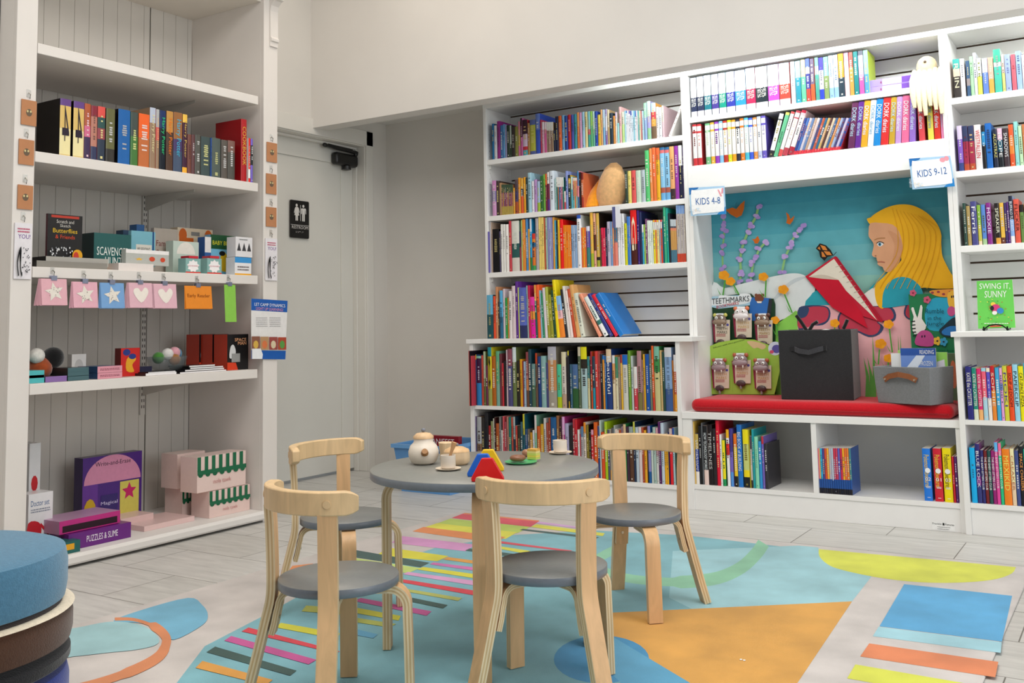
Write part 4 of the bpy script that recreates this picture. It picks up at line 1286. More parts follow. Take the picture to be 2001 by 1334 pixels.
# orange butterflies
for pts in ([(135, 135), (180, 120), (205, 130), (235, 95), (260, 75), (255, 130), (240, 170), (208, 186), (170, 165)], [(527, 150), (545, 165), (555, 195), (582, 172), (572, 205), (552, 230), (528, 220), (535, 190)], [(305, 322), (325, 325), (345, 302), (357, 330), (345, 352), (325, 352), (318, 335)]):
    p.poly([A6(*q) for q in pts], 'd0691e')
p.poly([A6(*q) for q in thick([(205, 130), (202, 100), (210, 85)], 2.5)], '3a6a70')
# white pillow and green hill
p.poly([A6(*q) for q in smooth([(45, 640), (130, 640), (250, 610), (420, 570), (560, 545), (640, 555), (700, 600), (715, 650), (690, 720), (650, 770), (560, 820), (440, 900), (380, 1200), (45, 1200)], 4)], 'dfe6e6')
p.poly([A6(*q) for q in smooth([(440, 720), (500, 640), (580, 580), (650, 565), (640, 580), (560, 620), (480, 700)], 3)], 'c9d3d6')
p.poly([A6(*q) for q in smooth([(430, 1000), (440, 900), (500, 850), (560, 810), (600, 790), (640, 900), (660, 1100), (640, 1500), (420, 1500)], 3)], '8ccf58')
# teal shirt, pink cushion with red and navy blots
p.poly([A8(*q) for q in smooth([(260, 130), (300, 60), (330, 30), (420, 0), (480, 140), (440, 150)], 2)], '2ea0b0')
p.poly([A8(*q) for q in ((210, 160), (290, 128), (960, 108), (1010, 200), (1010, 900), (600, 1000), (230, 900))], 'eab0b4')
for pts, c in (([(214, 160), (260, 128), (390, 128), (430, 160), (425, 220), (380, 258), (300, 262), (220, 290)], '39476a'), ([(280, 140), (390, 136), (420, 170), (410, 220), (370, 245), (225, 280), (222, 200)], 'c13d52'), ([(214, 160), (262, 132), (290, 150), (270, 200), (220, 210)], '34486c'),
               ([(480, 220), (500, 170), (560, 130), (810, 128), (868, 170), (865, 225), (810, 240), (750, 235), (790, 270), (760, 320), (690, 338), (600, 300), (500, 300)], '39476a'), ([(492, 220), (512, 175), (570, 138), (800, 138), (852, 175), (850, 215), (800, 228), (745, 238), (768, 265), (745, 312), (690, 324), (600, 290), (500, 290)], 'c13d52'),
               ([(610, 132), (708, 132), (705, 165), (660, 192), (620, 170)], '34486c'), ([(925, 180), (935, 130), (960, 110), (975, 215), (945, 212)], '39476a'), ([(937, 180), (945, 140), (960, 122), (972, 205), (950, 204)], 'c13d52')):
    p.poly([A8(*q) for q in smooth(pts, 3)], c)
# reader: shirt, face, hair, arm
sk, sk2, hr = 'dba27c', 'c98c66', 'f0b41e'
p.poly([A7(*q) for q in smooth([(190, 610), (230, 560), (300, 510), (330, 520), (300, 600)], 3)], '2a9aa8')
p.poly([A7(*q) for q in smooth([(110, 670), (160, 630), (225, 590), (300, 600), (300, 690), (130, 705)], 3)], 'e6e2dc')
hair = smooth([(186, 205), (200, 170), (240, 140), (300, 110), (370, 94), (450, 100), (530, 140), (590, 200), (618, 260), (622, 330), (628, 400), (655, 460), (690, 520), (724, 525), (724, 590), (600, 600), (480, 600), (300, 700), (265, 720), (236, 690), (222, 620), (232, 570), (280, 525), (320, 480), (380, 400)], 4)
p.poly([A7(*q) for q in hair], hr)
p.poly([A7(*q) for q in smooth([(268, 690), (275, 620), (310, 560), (370, 530), (440, 540), (490, 580), (510, 620), (510, 680), (400, 700), (280, 715)], 4)], '2aa0b4')
face = [(196, 206), (186, 250), (186, 285), (200, 305), (213, 325), (216, 345), (208, 380), (206, 398), (218, 410), (232, 412), (234, 425), (240, 440), (238, 450), (250, 462), (270, 470), (278, 490), (300, 500), (330, 490), (370, 440), (385, 390), (390, 340), (370, 260), (330, 215), (260, 205)]
p.poly([A7(*q) for q in smooth(face, 2)], sk)
p.poly([A7(*q) for q in smooth([(300, 250), (370, 290), (385, 380), (340, 470), (300, 498), (330, 420), (340, 330)], 3)], 'd39870')
p.poly([A7(*q) for q in thick(smooth([(220, 308), (245, 298), (285, 296)], 3, False), 6)], 'b07c4e')
p.poly([A7(*q) for q in smooth([(236, 328), (255, 320), (275, 330), (262, 344), (246, 345)], 3)], 'eef0f0'); p.poly([A7(*q) for q in disc(253, 333, 9, 11, 12)], '4f8aa8'); p.poly([A7(*q) for q in disc(252, 333, 4.5, 5.5, 10)], '15202c'); p.poly([A7(*q) for q in thick(smooth([(234, 328), (253, 317), (278, 328)], 3, False), 5)], '3a2a22')
p.poly([A7(*q) for q in thick(smooth([(240, 440), (262, 438), (284, 442)], 3, False), 6)], 'b46a56'); p.poly([A7(*q) for q in disc(228, 402, 6, 3.5, 8)], 'a8704e')
for k in range(9):     # strands
    x = 330+k*32; p.poly([A7(*q) for q in thick(smooth([(330+k*22, 118+k*6), (x+30, 250), (x+20, 400), (x-30-8*(8-k), 560), (x-50-8*(8-k), 600)], 4, False), 3.2)], 'd99a12' if k % 2 else 'e2a617')
# red book with a butterfly
p.poly([A6(*q) for q in ((655, 565), (848, 434), (1150, 860), (830, 760))], 'c41f38')
p.poly([A6(*q) for q in ((672, 572), (840, 452), (1120, 850), (900, 640), (868, 590), (740, 578))], 'e6ddcd')
p.poly([A6(*q) for q in smooth([(668, 574), (740, 555), (800, 560), (870, 590), (760, 590)], 3)], 'cfc2b0')
for k in range(9): p.poly([A6(*q) for q in thick([(850+k*24, 505+k*33), (905+k*20, 490+k*33)], 3)], 'b0a796')
p.poly([A6(*q) for q in ((655, 565), (760, 580), (870, 588), (1020, 800), (1060, 900), (830, 765))], 'c8102e'); p.poly([A6(*q) for q in ((848, 434), (862, 440), (1160, 850), (1148, 862))], 'b01530')
p.poly([A6(*q) for q in ((724, 385), (750, 352), (790, 365), (820, 395), (838, 430), (800, 440), (780, 465), (752, 440), (745, 405))], '1c1816')
for q4 in (((752, 362), (785, 372), (800, 398), (770, 395)), ((775, 402), (812, 405), (828, 428), (795, 428)), ((760, 405), (772, 410), (790, 440), (765, 440)), ((735, 385), (748, 372), (755, 395))): p.poly([A6(*q) for q in q4], 'd9853a')
p.poly([A6(*q) for q in thick([(838, 430), (858, 408)], 4)], '1c1816')
# tulips and grass
def tulip(f, x, y, r, path):
    p.poly([f(*q) for q in thick(path, 9)], '4f9f3a'); ex, ey = path[-1]
    for a, b in ((-40, -30), (30, -45)): p.poly([f(ex+a*.2, ey), f(ex+a, ey+b-25), f(ex+a*.5, ey+b+20)], '57a93f')
    for k in range(5): p.poly([f(*q) for q in disc(x+r*.5*math.cos(k*1.26), y+r*.42*math.sin(k*1.26), r*.62, r*.55, 10)], 'f0a420' if k % 2 else 'ee9a1a')
tulip(A6, 132, 558, 33, [(140, 590), (125, 690)]); tulip(A6, 175, 597, 30, [(190, 610), (228, 680)]); tulip(A6, 388, 568, 30, [(405, 590), (400, 700)]); tulip(A6, 518, 650, 32, [(525, 680), (575, 800)])
tulip(A8, 70, 225, 28, [(75, 250), (90, 330)]); tulip(A8, 470, 245, 30, [(470, 270), (465, 330)]); tulip(A8, 830, 252, 32, [(835, 280), (855, 440)]); tulip(A8, 778, 382, 36, [(770, 420), (762, 520)]); tulip(A8, 830, 478, 30, [(830, 500), (826, 560)])
for x in (690, 715, 735, 905, 920): p.poly([A8(*q) for q in ((x-14, 760), (x-8, 600), (x+(-25 if x < 730 else -10), 470 if x < 730 else 320), (x+12, 600), (x+16, 760))], '5fa548')
mur = m.build('mural_panel', mat('mural_paint', .6, .25, .05, 14), origin=(-1.27, MY, .4555)); tag(mur, 'painted mural of a golden-haired child reading a red book among flowers', 'mural')
# ================================================================ red seat cushion
CT = .515
m = M(); m.bbox((-1.853, YL+.012, .4556), (-.69, 4.885, CT), 'c0101f', .028, 4)
cu = m.build('seat_cushion', FAB); tag(cu, 'long red cushion covering the reading bench', 'cushion')
m = M(); m.tube([(-1.83, YL+.0125, .476), (-.71, YL+.0125, .476)], .003, 'a00c18'); m.build('piping', FAB, cu)
# ================================================================ bookmark display rack
RY = onz((1450, 771), CT).y
def rk(x, y): return (1370+x*170/986, 560+y*230/1334)
t = thing('bookmark_rack', (xat(1450, RY, CT), RY, CT), 'green cardboard rack of toothy animal bookmarks on the red cushion', 'display rack')
def panel(name, pts, y, th, col, paint=None, par=None, material=PAPER, tilt=0.0):
    m = M(); P2 = [rk(*q) for q in pts]; fn = lambda px, py, tt=0.0: ony((px, py), y)+V((0, -tt, 0))
    m.prism(P2, fn, 0, -th, col); pp = Paint(m, fn)
    if paint: paint(pp)
    return m.build(name, material, par)
def back_(pp):
    pp.poly([rk(*q) for q in ((75, 180), (130, 110), (560, 90), (560, 210), (200, 250), (75, 220))], 'a9cfe0')
    pp.poly([rk(*q) for q in ((560, 120), (790, 130), (735, 400), (540, 380))], '2f6cb8'); pp.poly([rk(*q) for q in ((770, 135), (808, 150), (780, 400), (742, 330))], '2b2c33')
    pp.poly([rk(*q) for q in smooth([(120, 140), (200, 130), (215, 95), (420, 110), (440, 80), (555, 85), (560, 170), (430, 205), (300, 200), (130, 215)], 2)], 'e9eef0')
    q0, q1 = rk(125, 200), rk(548, 110); w = q1[0]-q0[0]
    f2 = lambda a, b, tt: pp.fn(q0[0]+a, q0[1]-b-a*.085, tt)
    text(pp.m, 'TEETHMARKS', f2, 0, 0, w, 11, '3b3e40', .0035); q2 = rk(178, 250); f3 = lambda a, b, tt: pp.fn(q2[0]+a, q2[1]-b-a*.2, tt)
    text(pp.m, 'BOOKMARKS', f3, 0, 0, 43, 6, 'c02030', .0037)
    pp.poly([rk(*q) for q in disc(660, 130, 52, 48, 16)], '7a4630'); pp.poly([rk(*q) for q in disc(625, 95, 18, 18, 10)], '7a4630'); pp.poly([rk(*q) for q in disc(700, 95, 18, 18, 10)], '7a4630'); pp.poly([rk(*q) for q in ((630, 165), (690, 165), (685, 185), (640, 185))], 'efe6d8')
panel('backboard', [(75, 1215), (75, 185), (130, 115), (420, 85), (560, 78), (600, 118), (815, 135), (835, 200), (835, 1215)], RY+.05, .012, '173d22', back_, t)
def front_(pp):
    q0 = rk(135, 705); f2 = lambda a, b, tt: pp.fn(q0[0]+a, q0[1]-b-a*.26, tt)
    text(pp.m, 'Sink your teeth into a good book!', f2, 0, 0, 62, 3.6, '2c3a18', .0008)
    pp.poly([rk(*q) for q in smooth([(520, 620), (600, 618), (720, 655), (730, 690), (690, 712), (640, 690), (600, 700), (560, 670)], 3)], 'd6b98c')
    pp.poly([rk(*q) for q in disc(840, 700, 80, 78, 20)], 'cfd8ea'); pp.poly([rk(*q) for q in disc(855, 705, 52, 48, 16)], '5a55a0'); pp.poly([rk(*q) for q in disc(800, 738, 26, 20, 12)], 'd05070')
    for k in range(6): pp.poly([rk(*q) for q in thick([(60+k*140, 800), (80+k*140, 1200)], 3)], '8fb845')
panel('front_panel', [(75, 1218), (60, 1150), (20, 1000), (10, 760), (60, 690), (200, 630), (420, 592), (600, 600), (760, 660), (880, 760), (890, 960), (860, 1100), (830, 1218)], RY-.002, .006, '9dc24a', front_, t)
m = M(); a = ony(rk(80, 1210), RY); b = ony(rk(830, 1210), RY); m.box((a.x, RY+.004, CT), (b.x, RY+.05, CT+.004), '9dc24a'); m.build('tray', PAPER, t)
def bookmark(cx, cy, w, h, kind, y, label):
    m = M(); fn = lambda px, py, tt=0.0: ony((px, py), y)+V((0, -tt, 0)); q = lambda a, b: rk(cx+a*w, cy+b*h)
    m.prism([q(-.5, -.28), (q(.5, -.30)), q(.5, .5), q(-.38, .5)], fn, 0, -.004, 'd9c9b4'); pp = Paint(m, fn)
    pp.poly([q(-.5, -.28), q(-.36, -.28), q(-.3, .5), q(-.38, .5)], '8a2440'); pp.poly([rk(*z) for z in disc(cx+.38*w, cy-.12*h, 15, 15, 10)], '5a55a0')
    tc = {'brown': '3a3428', 'pale': 'd0a860', 'tan': 'a8802c', 'pig': 'c89a5a'}[kind]
    for i, s in enumerate(('TEETH', 'MARKS')):
        c0 = q(-.27+i*.06, .06+i*.13); c1 = q(.36, 0); pp.text(s, c0[0], c0[1], c1[0]-c0[0], -5.5 if i else -5, tc)
    c0 = q(-.26, .30); pp.marks(c0[0], c0[1], 18, -6, 'b04050', 3, rnd=rn)
    o = m.build('toothed_bookmark', PAPER); tag(o, label, 'bookmark', 'bookmarks on the rack')
    hc = {'brown': '6d5a4e', 'pale': 'cfc4c4', 'tan': '6a4a38', 'pig': '8a7578'}[kind]
    m = M(); c = ony(q(-.02, -.30), y); sx = w*170/986/1930*5.0*.42
    m.ell(c+V((0, -.010, 0)), (sx*.92, .013, sx*.72), hc, 14, 8); m.ell(c+V((0, -.016, -sx*.35)), (sx, .013, sx*.48), {'pig': '9a8488', 'pale': 'dcd4d4'}.get(kind, '8a7460'), 14, 8)
    for s_ in (-1, 1):
        m.ell(c+V((s_*sx*.38, -.022, sx*.25)), (sx*.2, .005, sx*.22), 'f2f2ee', 8, 6); m.ell(c+V((s_*sx*.34, -.026, sx*.25)), (sx*.08, .003, sx*.1), '141414', 6, 5)
        m.ell(c+V((s_*sx*.75, -.004, sx*.62)), (sx*.28, .006, sx*.28), {'pig': 'b05a3c', 'pale': 'd8744a', 'brown': 'c8c060', 'tan': '5a3020'}[kind], 8, 6)
        m.add([c+V((s_*sx*.55, -.026, -sx*.62)), c+V((s_*sx*.35, -.026, -sx*.62)), c+V((s_*sx*.45, -.026, -sx*1.0))], [(0, 1, 2)], 'f6f4ea')
    m.box(c+V((-sx*.5, -.008, sx*.62)), c+V((sx*.5, .0, sx*.86)), 'eceef0'); m.build('animal_head', PLAST, o)
    m = M(); e = ony(q(.0, .5), y); m.ell(e+V((0, -.006, 0)), (sx*.62, .008, sx*.42), '4a3434', 10, 6); m.tube([e+V((0, -.006, -.008)), e+V((0, -.006, -.026))], .006, '8a8280', 8); m.build('tail', PLAST, o)
tops = [(225, 470, 200, 320, 'brown', 'brown'), (465, 405, 215, 340, 'pale', 'pale badger-faced'), (705, 480, 205, 340, 'tan', 'dark fanged')]
for (cx, cy, w, h, k, nm), d in zip(tops, ('at the door end', 'in the middle', 'at the black bin end')): bookmark(cx, cy, w, h, k, RY+.030, nm+' bookmark in the upper row of the rack, '+d)
for (cx, cy, w, h), d in zip(((215, 985, 205, 330), (455, 930, 215, 330), (690, 990, 210, 330)), ('at the door end', 'in the middle', 'beside the black bin')): bookmark(cx, cy, w, h, 'pig', RY-.012, 'grey snouted bookmark in the lower row of the rack, '+d)
# ================================================================ black fabric bin with plush inside
def bin_(name, label, cf, cr, h, d, col, tw=0.0, thick_=.006):
    """open box standing on the cushion: front-left, front-right base corners (pixels)"""
    a, b = onz(cf, CT+.001), onz(cr, CT+.001); u = (b-a); W_ = u.length; u.normalize(); n = V((-u.y, u.x, 0))
    t = thing(name, a+u*W_/2+n*d/2, label, 'storage bin'); m = M()
    def ring(z, e): return [a-u*e-n*e+V((0, 0, z)), b+u*e-n*e+V((0, 0, z)), b+u*e+n*(d+e)+V((0, 0, z)), a-u*e+n*(d+e)+V((0, 0, z))]
    m.loft([ring(0, 0), ring(h*.5, tw*.6), ring(h, tw), ring(h, tw-thick_), ring(.01, -thick_)], col, True, False)
    m.build('fabric_body', FAB, t, bevel=.004); return t, a, b, u, n, W_
h = zat(646, onz((1527, 780), CT).x, onz((1527, 780), CT).y)-CT
t, a, b, u, n, W_ = bin_('fabric_bin', 'large charcoal black fabric bin on the red cushion', (1527, 780), (1669, 782), h, .24, '2c2c2e', .002)
m = M(); c = a+u*W_*.42+V((0, 0, h*.73))-n*.004; L_ = .105
m.tube([c-u*L_*.62-n*.002, c-u*L_*.4-n*.012+V((0, 0, -.010)), c-n*.016+V((0, 0, -.016)), c+u*L_*.4-n*.012+V((0, 0, -.004)), c+u*L_*.62-n*.002+V((0, 0, .002))], 0, '3c3c40', flat=(.022, .003, (0, 0, 1)))
m.box(c-u*L_*.66-n*.002+V((-.012, -.002, -.010)), c-u*L_*.66+V((.006, .001, .012)), '222224'); m.box(c+u*L_*.62-n*.002+V((-.004, -.002, -.010)), c+u*L_*.62+V((.014, .001, .014)), '222224'); m.build('strap_handle', FAB, t)
cen = a+u*W_*.5+n*.10
def pz(px, py): return ony((px, py), cen.y)
m = M(); q0 = pz(1600, 660); m.ell(q0+V((-.03, 0, -.06)), (.10, .07, .09), '15151a', 16, 10); o = m.build('plush_toy', PLUSH); tag(o, 'black and white plush with long feelers, poking out of the black bin', 'plush toy')
m = M(); m.ell(pz(1615, 648)+V((0, -.01, -.055)), (.062, .07, .068), 'efeeea', 16, 10); m.build('plush_face', PLUSH, o)
m = M()
for pts in ([(1578, 648), (1565, 628), (1556, 616)], [(1580, 648), (1588, 634), (1598, 628)], [(1648, 642), (1652, 634), (1656, 624)]): m.tube([pz(*q) for q in pts], .0085, '121214', 8)
m.build('plush_feeler', PLUSH, o)
# ================================================================ grey fabric bin with books
h = zat(716, onz((1715, 787), CT).x, onz((1715, 787), CT).y)-CT
t, a, b, u, n, W_ = bin_('fabric_bin', 'low grey fabric bin with a tan leather handle, full of books', (1716, 786), (1819, 792), h, .17, '7b7d80', .010)
m = M(); c = a+u*W_*.5+V((0, 0, h*.70))-n*.010
m.tube([c-u*.078-n*.004+V((0, 0, -.010)), c-u*.05-n*.010+V((0, 0, .006)), c-n*.020+V((0, 0, .016)), c+u*.045-n*.012+V((0, 0, .008)), c+u*.075-n*.004+V((0, 0, -.008))], 0, '8a5230', flat=(.022, .004, (0, 0, 1))); m.build('leather_handle', mat('leather', .5, .4, .08, 60, color=None), t)
m = M()
for e in (-.07, .068): m.tube([c+u*e-n*.006+V((0, 0, -.006)), c+u*e-n*.013+V((0, 0, -.006))], .0045, 'd8c8b0', 10)
m.build('rivet', METAL, t)
A0, U0, N0, H0 = a, u, n, h
def binbook(l, r, py, off, col, label, paint=None, th=.012, side='e8e4dc'):
    y = A0.y+off; x0, x1 = xat(l, y, CT+H0), xat(r, y, CT+H0); z0 = CT+.012; z1 = zat(py, (x0+x1)/2, y); fn0 = lambda uu, vv, tt=0.0: V((x0+uu*(x1-x0), y-tt, z0+vv*(z1-z0)))
    m = M(); m.prism([(0, 0), (1, 0), (1, 1), (0, 1)], fn0, 0, -th, col, side); pp = Paint(m, fn0)
    if paint: paint(pp)
    o = m.build('activity_book', GLOSS); tag(o, label, 'book', 'books in the grey bin'); return o
def fro(pp):
    pp.poly([(0, .86), (1, .86), (1, 1), (0, 1)], '2b56a8'); pp.text('READING', .55, .885, .4, .08, 'f4f6fa'); pp.poly([(.0, .5), (.35, .5), (.7, .86), (.45, .86)], 'dfe8f6'); pp.text('FROZEN', .54, .66, .36, .09, 'f0f4fa'); pp.poly([(.1, .3), (.9, .3), (.8, .6), (.2, .55)], 'b8c8ec')
binbook(1761, 1830, 680, .045, '6f92d8', 'pale blue early reading book standing at the front of the grey bin', fro)
binbook(1742, 1762, 690, .055, 'e4e6e6', 'white booklet peeking out at the door end of the grey bin')
binbook(1756, 1775, 684, .075, 'a8d870', 'light green booklet behind the white one in the grey bin')
binbook(1829, 1852, 688, .075, '9ad860', 'bright green booklet behind the pale blue book in the grey bin', lambda pp: pp.poly([(.1, .2), (.85, .2), (.75, .85), (.1, .8)], 'e8e4f0'))
binbook(1853, 1872, 690, .06, '4a5a3c', 'small dark green card book at the far end of the grey bin', lambda pp: pp.poly(disc(.5, .55, .35, .3), 'b05a38'))
# ---- big picture book standing behind the bin
y = 4.83; x0, x1 = xat(1775, y, 1.0), -.6885; z0, z1 = CT, zat(575, x0, y)
m = M(); fn0 = lambda px, py, tt=0.0: ony((px, py), y)+V((0, -tt, 0)); m.box((x0, y, z0), (x1, y+.012, z1), '1f7a4a'); pp = Paint(m, fn0)
B = lambda a_, b_: A8(a_, b_)
pp.poly([B(*q) for q in smooth([(1065, 150), (1110, 80), (1190, 75), (1300, 90), (1300, 300), (1200, 300), (1090, 290), (1060, 220)], 3)], '2aa5c8')
pp.poly([B(*q) for q in smooth([(1090, 30), (1180, 18), (1290, 20), (1290, 55), (1210, 70), (1130, 60)], 3)], 'eb9a3a')
for q in ((1110, 40), (1150, 35), (1185, 50), (1230, 35), (1260, 48)): pp.poly([B(*z) for z in disc(*q, 11, 8, 8)], '9a3a48')
pp.poly([B(*q) for q in smooth([(1215, 40), (1285, 30), (1292, 110), (1260, 140), (1220, 130)], 3)], 'f0b83a'); pp.poly([B(*q) for q in disc(1238, 165, 28, 34, 14)], 'c8508a'); pp.poly([B(*q) for q in disc(1240, 68, 5, 9, 8)], '2a1c10'); pp.poly([B(*q) for q in disc(1252, 66, 5, 9, 8)], '2a1c10')
for q, r in (((980, 42), 22), ((1075, 88), 24)):
    for k in range(5): pp.poly([B(q[0]+r*.6*math.cos(k*1.257)+c_, q[1]+r*.6*math.sin(k*1.257)+s_) for c_, s_ in disc(0, 0, r*.5, r*.5, 8)], 'd05a78')
    pp.poly([B(*z) for z in disc(*q, r*.3, r*.3, 8)], '8a2040')
pp.poly([B(*q) for q in smooth([(975, 260), (985, 200), (968, 150), (985, 140), (1010, 210), (1030, 125), (1045, 140), (1040, 215), (1070, 260), (1050, 300), (990, 320)], 2)], 'eae6e0')
for k in range(5): pp.poly([B(*q) for q in thick([(968+k*3, 235+k*24), (995+k*2, 232+k*24)], 8)], '1a1a1c')
pp.poly([B(*q) for q in smooth([(1000, 390), (1005, 330), (1040, 295), (1090, 300), (1122, 345), (1110, 400)], 3)], 'c04a8c'); pp.poly([B(*q) for q in disc(1042, 335, 5, 9, 8)], '2a1030'); pp.poly([B(*q) for q in disc(1060, 333, 5, 9, 8)], '2a1030')
pp.poly([B(*q) for q in smooth([(1155, 300), (1190, 260), (1240, 215), (1275, 205), (1304, 240), (1304, 330), (1200, 335)], 3)], '16303c'); pp.poly([B(*q) for q in smooth([(1175, 300), (1230, 265), (1304, 275), (1304, 325), (1200, 326)], 3)], '2a78c0')
for q, c in (((1145, 365), 'eebb3a'), ((1188, 370), '3a9ac4')):
    for k in range(5): pp.poly([B(q[0]+16*math.cos(k*1.257)+c_, q[1]+18*math.sin(k*1.257)+s_) for c_, s_ in disc(0, 0, 12, 13, 8)], c)
    pp.poly([B(*z) for z in disc(*q, 7, 6, 8)], '2a2030')
for i, (s, xx, ww) in enumerate((('Rumble', 1065, 125), ('in the', 1080, 92), ('Jungle', 1072, 118))):
    c0 = B(xx, 180+i*44); c1 = B(xx+ww, 180); pp.text(s, c0[0], c0[1], c1[0]-c0[0], -9.5 if i != 1 else -8, '123a48')
c0 = B(1150, 438); pp.text('Giles Andreae', c0[0], c0[1], 42, -4.5, '0c3020')
o = m.build('big_picture_book', GLOSS); tag(o, 'large green jungle picture book standing against the mural behind the grey bin', 'book')
# ================================================================ section signs and green book on its stand
def sign(corn, y, tx, trect, deco, label):
    fn0 = lambda px, py, tt=0.0: ony((px, py), y)+V((0, -tt, 0)); m = M(); m.prism(corn, fn0, 0, -.0015, 'a9cdea'); o = m.build('section_sign', PAPER); tag(o, label, 'sign', 'section signs')
    m = M(); pp = Paint(m, fn0, t=.0006); L_ = lambda s, t_: tuple(corn[0][i]*(1-s)*(1-t_)+corn[1][i]*s*(1-t_)+corn[2][i]*s*t_+corn[3][i]*(1-s)*t_ for i in (0, 1))
    pp.poly([L_(*q) for q in ((0, 0), (.28, 0), (.24, .06), (.1, .1), (.06, .22), (0, .26))], '1f6db4'); pp.poly([L_(*q) for q in ((1, 1), (.74, 1), (.8, .93), (.93, .88), (.97, .76), (1, .72))], '2384cc')
    pp.poly([L_(*q) for q in smooth([(.06, .14), (.2, .1), (.88, .07), (.95, .12), (.96, .8), (.86, .9), (.2, .93), (.05, .9)], 3)], 'f3f4fb')
    q0, q1, q2 = L_(*trect[0]), L_(*trect[1]), L_(*trect[2]); f2 = lambda a_, b_, tt: fn0(q0[0]+(q1[0]-q0[0])*a_+(q2[0]-q0[0])*b_, q0[1]+(q1[1]-q0[1])*a_+(q2[1]-q0[1])*b_, tt)
    text(m, tx, f2, 0, 0, 1, 1, '2a62a8', .0016)
    for q in deco: pp.poly([L_(*z) for z in q], 'e89aa6')
    for k in range(9): pp.poly([L_(*z) for z in disc(.06+rn.random()*.22, .72+rn.random()*.22, .03, .02, 7)], rn.choice(['dfe8f2', 'cfe0ee', 'f2e6d8']))
    m.build('lettering', PAPER, o)
    c = fn0(corn[3][0]-2, corn[3][1]-14, 0); m = M(); m.tube([c+V((-.006, .026, .01)), c+V((-.008, .004, .0)), c+V((.006, -.001, -.012)), c+V((.012, 0, .02))], .0035, 'dfe6ee', 6); m.box(c+V((-.012, .018, -.02)), c+V((.006, .030, .02)), 'dfe6ee'); m.build('sign_holder', CLEAR, o)
sign([(1346, 367), (1415.5, 363), (1419, 418), (1350, 422)], YU-.03, 'KIDS 4-8', ((.17, .62), (.86, .62), (.17, .38)), [((.80, .12), (.84, .12), (.92, .36), (.87, .37)), ((.92, .08), (.97, .07), (.95, .26), (.90, .28))], 'white and blue sign reading KIDS 4-8 clipped to the shelf upright')
sign([(1776, 310), (1857, 304), (1866, 364), (1783, 370)], YU-.03, 'KIDS 9-12', ((.16, .63), (.86, .58), (.16, .40)), [disc(.80, .12, .07, .08, 10), disc(.90, .08, .06, .08, 10)], 'white and blue sign reading KIDS 9-12 clipped beside the mural')
y = 4.60; m = M(); fn0 = lambda px, py, tt=0.0: ony((px, py), y)+V((0, -tt, 0)); cor = [(1908.5, 549), (1978, 546), (1984.5, 640), (1911.5, 642)]
m.prism(cor, lambda px, py, tt: ony((px, py), y)+V((0, -tt, (0))), 0, -.012, '6fd05a', 'e8e4d8'); pp = Paint(m, fn0)
for tx, x0_, y0_, w_, h_ in (('SWING IT,', 1914, 566.5, 60, 13), ('SUNNY', 1924, 581.5, 43, 13)):
    f2 = lambda a_, b_, tt: fn0(x0_+a_*w_, y0_-b_*h_-a_*1.0, tt); text(m, tx, f2, 0, 0, 1, 1, 'f4f8ee', .0008)
for k in range(26): pp.poly(disc(1914+rn.random()*64, 585+rn.random()*50, 1.6, .9, 6), rn.choice(['4a9a3c', 'd8d85a', 'b8703c']))
pp.poly(disc(1941, 594, 5, 4, 10), 'f0d050'); pp.poly(disc(1946, 602, 9, 8, 12), 'd8407a'); pp.poly(disc(1955, 607, 7, 6, 10), '3a8ac8'); pp.poly(disc(1944, 611, 5, 4, 10), 'f0ece6'); pp.poly(disc(1939, 602, 4, 5, 8), '2a2a30')
pp.marks(1924, 633, 48, -2.6, 'f0f4e8', rnd=rn); pp.poly([(1935, 636), (1957, 635), (1957, 638), (1935, 639)], 'e06040')
o = m.build('standing_book', GLOSS); tag(o, 'bright green graphic novel standing on a black wire stand', 'book')
b0 = ony((1948, 641), y); m = M(); z = .8182
for px in (1924, 1970):
    q = V((xat(px, y, .82), y, 0)); m.tube([q+V((0, .08, z+.004)), q+V((0, -.004, z+.004)), q+V((0, -.020, z+.004)), q+V((0, -.022, z+.018))], .0028, '141416', 8); m.ell(q+V((0, -.021, z+.006)), (.006, .006, .006), '141416', 8, 6)
    m.tube([q+V((0, .08, z+.004)), q+V((.0, .015, z+.16))], .0028, '141416', 8)
qa = [V((xat(px, y, .82), y-.021, z+dz)) for px, dz in ((1924, .006), (1934, .022), (1948, .026), (1960, .022), (1970, .006))]; m.tube(qa, .0028, '141416', 8)
st = m.build('book_stand', METAL); tag(st, 'black wire book stand on the ledge beyond the reading bench', 'stand')
# ================================================================ toys on the play table
def at(px, py): return onz((px, py), TZ)
def lathe(name, c, prof, col, label, cat, group=None, material=None, n=28):
    m = M(); m.lathe(c, prof, col, n); o = m.build(name, material or WOOD, origin=c); return tag(o, label, cat, group)
c = at(828, 906); o = lathe('teapot', c, [(.026, 0), (.036, .006), (.043, .024), (.0435, .036), (.038, .052), (.028, .062), (.027, .072)], 'eee2d2', 'round cream wooden toy teapot on the grey table', 'toy teapot', material=PLAST)
m = M(); m.lathe(c+V((0, 0, .0722)), [(.029, 0), (.029, .006), (.020, .014), (.004, .017)], 'e2bd92', 28); lid = m.build('lid', WOOD, o)
m = M(); m.ell(c+V((0, 0, .095)), (.0065, .0065, .006), '7c7f88'); m.build('knob', PLAST, lid)
d = (V((0, 0, 0))-V((c.x, c.y, 0))).normalized(); m = M(); m.tube([c+d*.040+V((.004, 0, .036)), c+d*.050+V((.004, 0, .042))], [.011, .008], 'a87848', 12); m.build('spout', WOOD, o)
c = at(893, 907); o = lathe('sugar_pot', c, [(.028, 0), (.036, .008), (.037, .02), (.036, .036)], 'e6c8a2', 'pale wooden toy sugar pot with a lid, behind the cup with the spoon', 'toy pot')
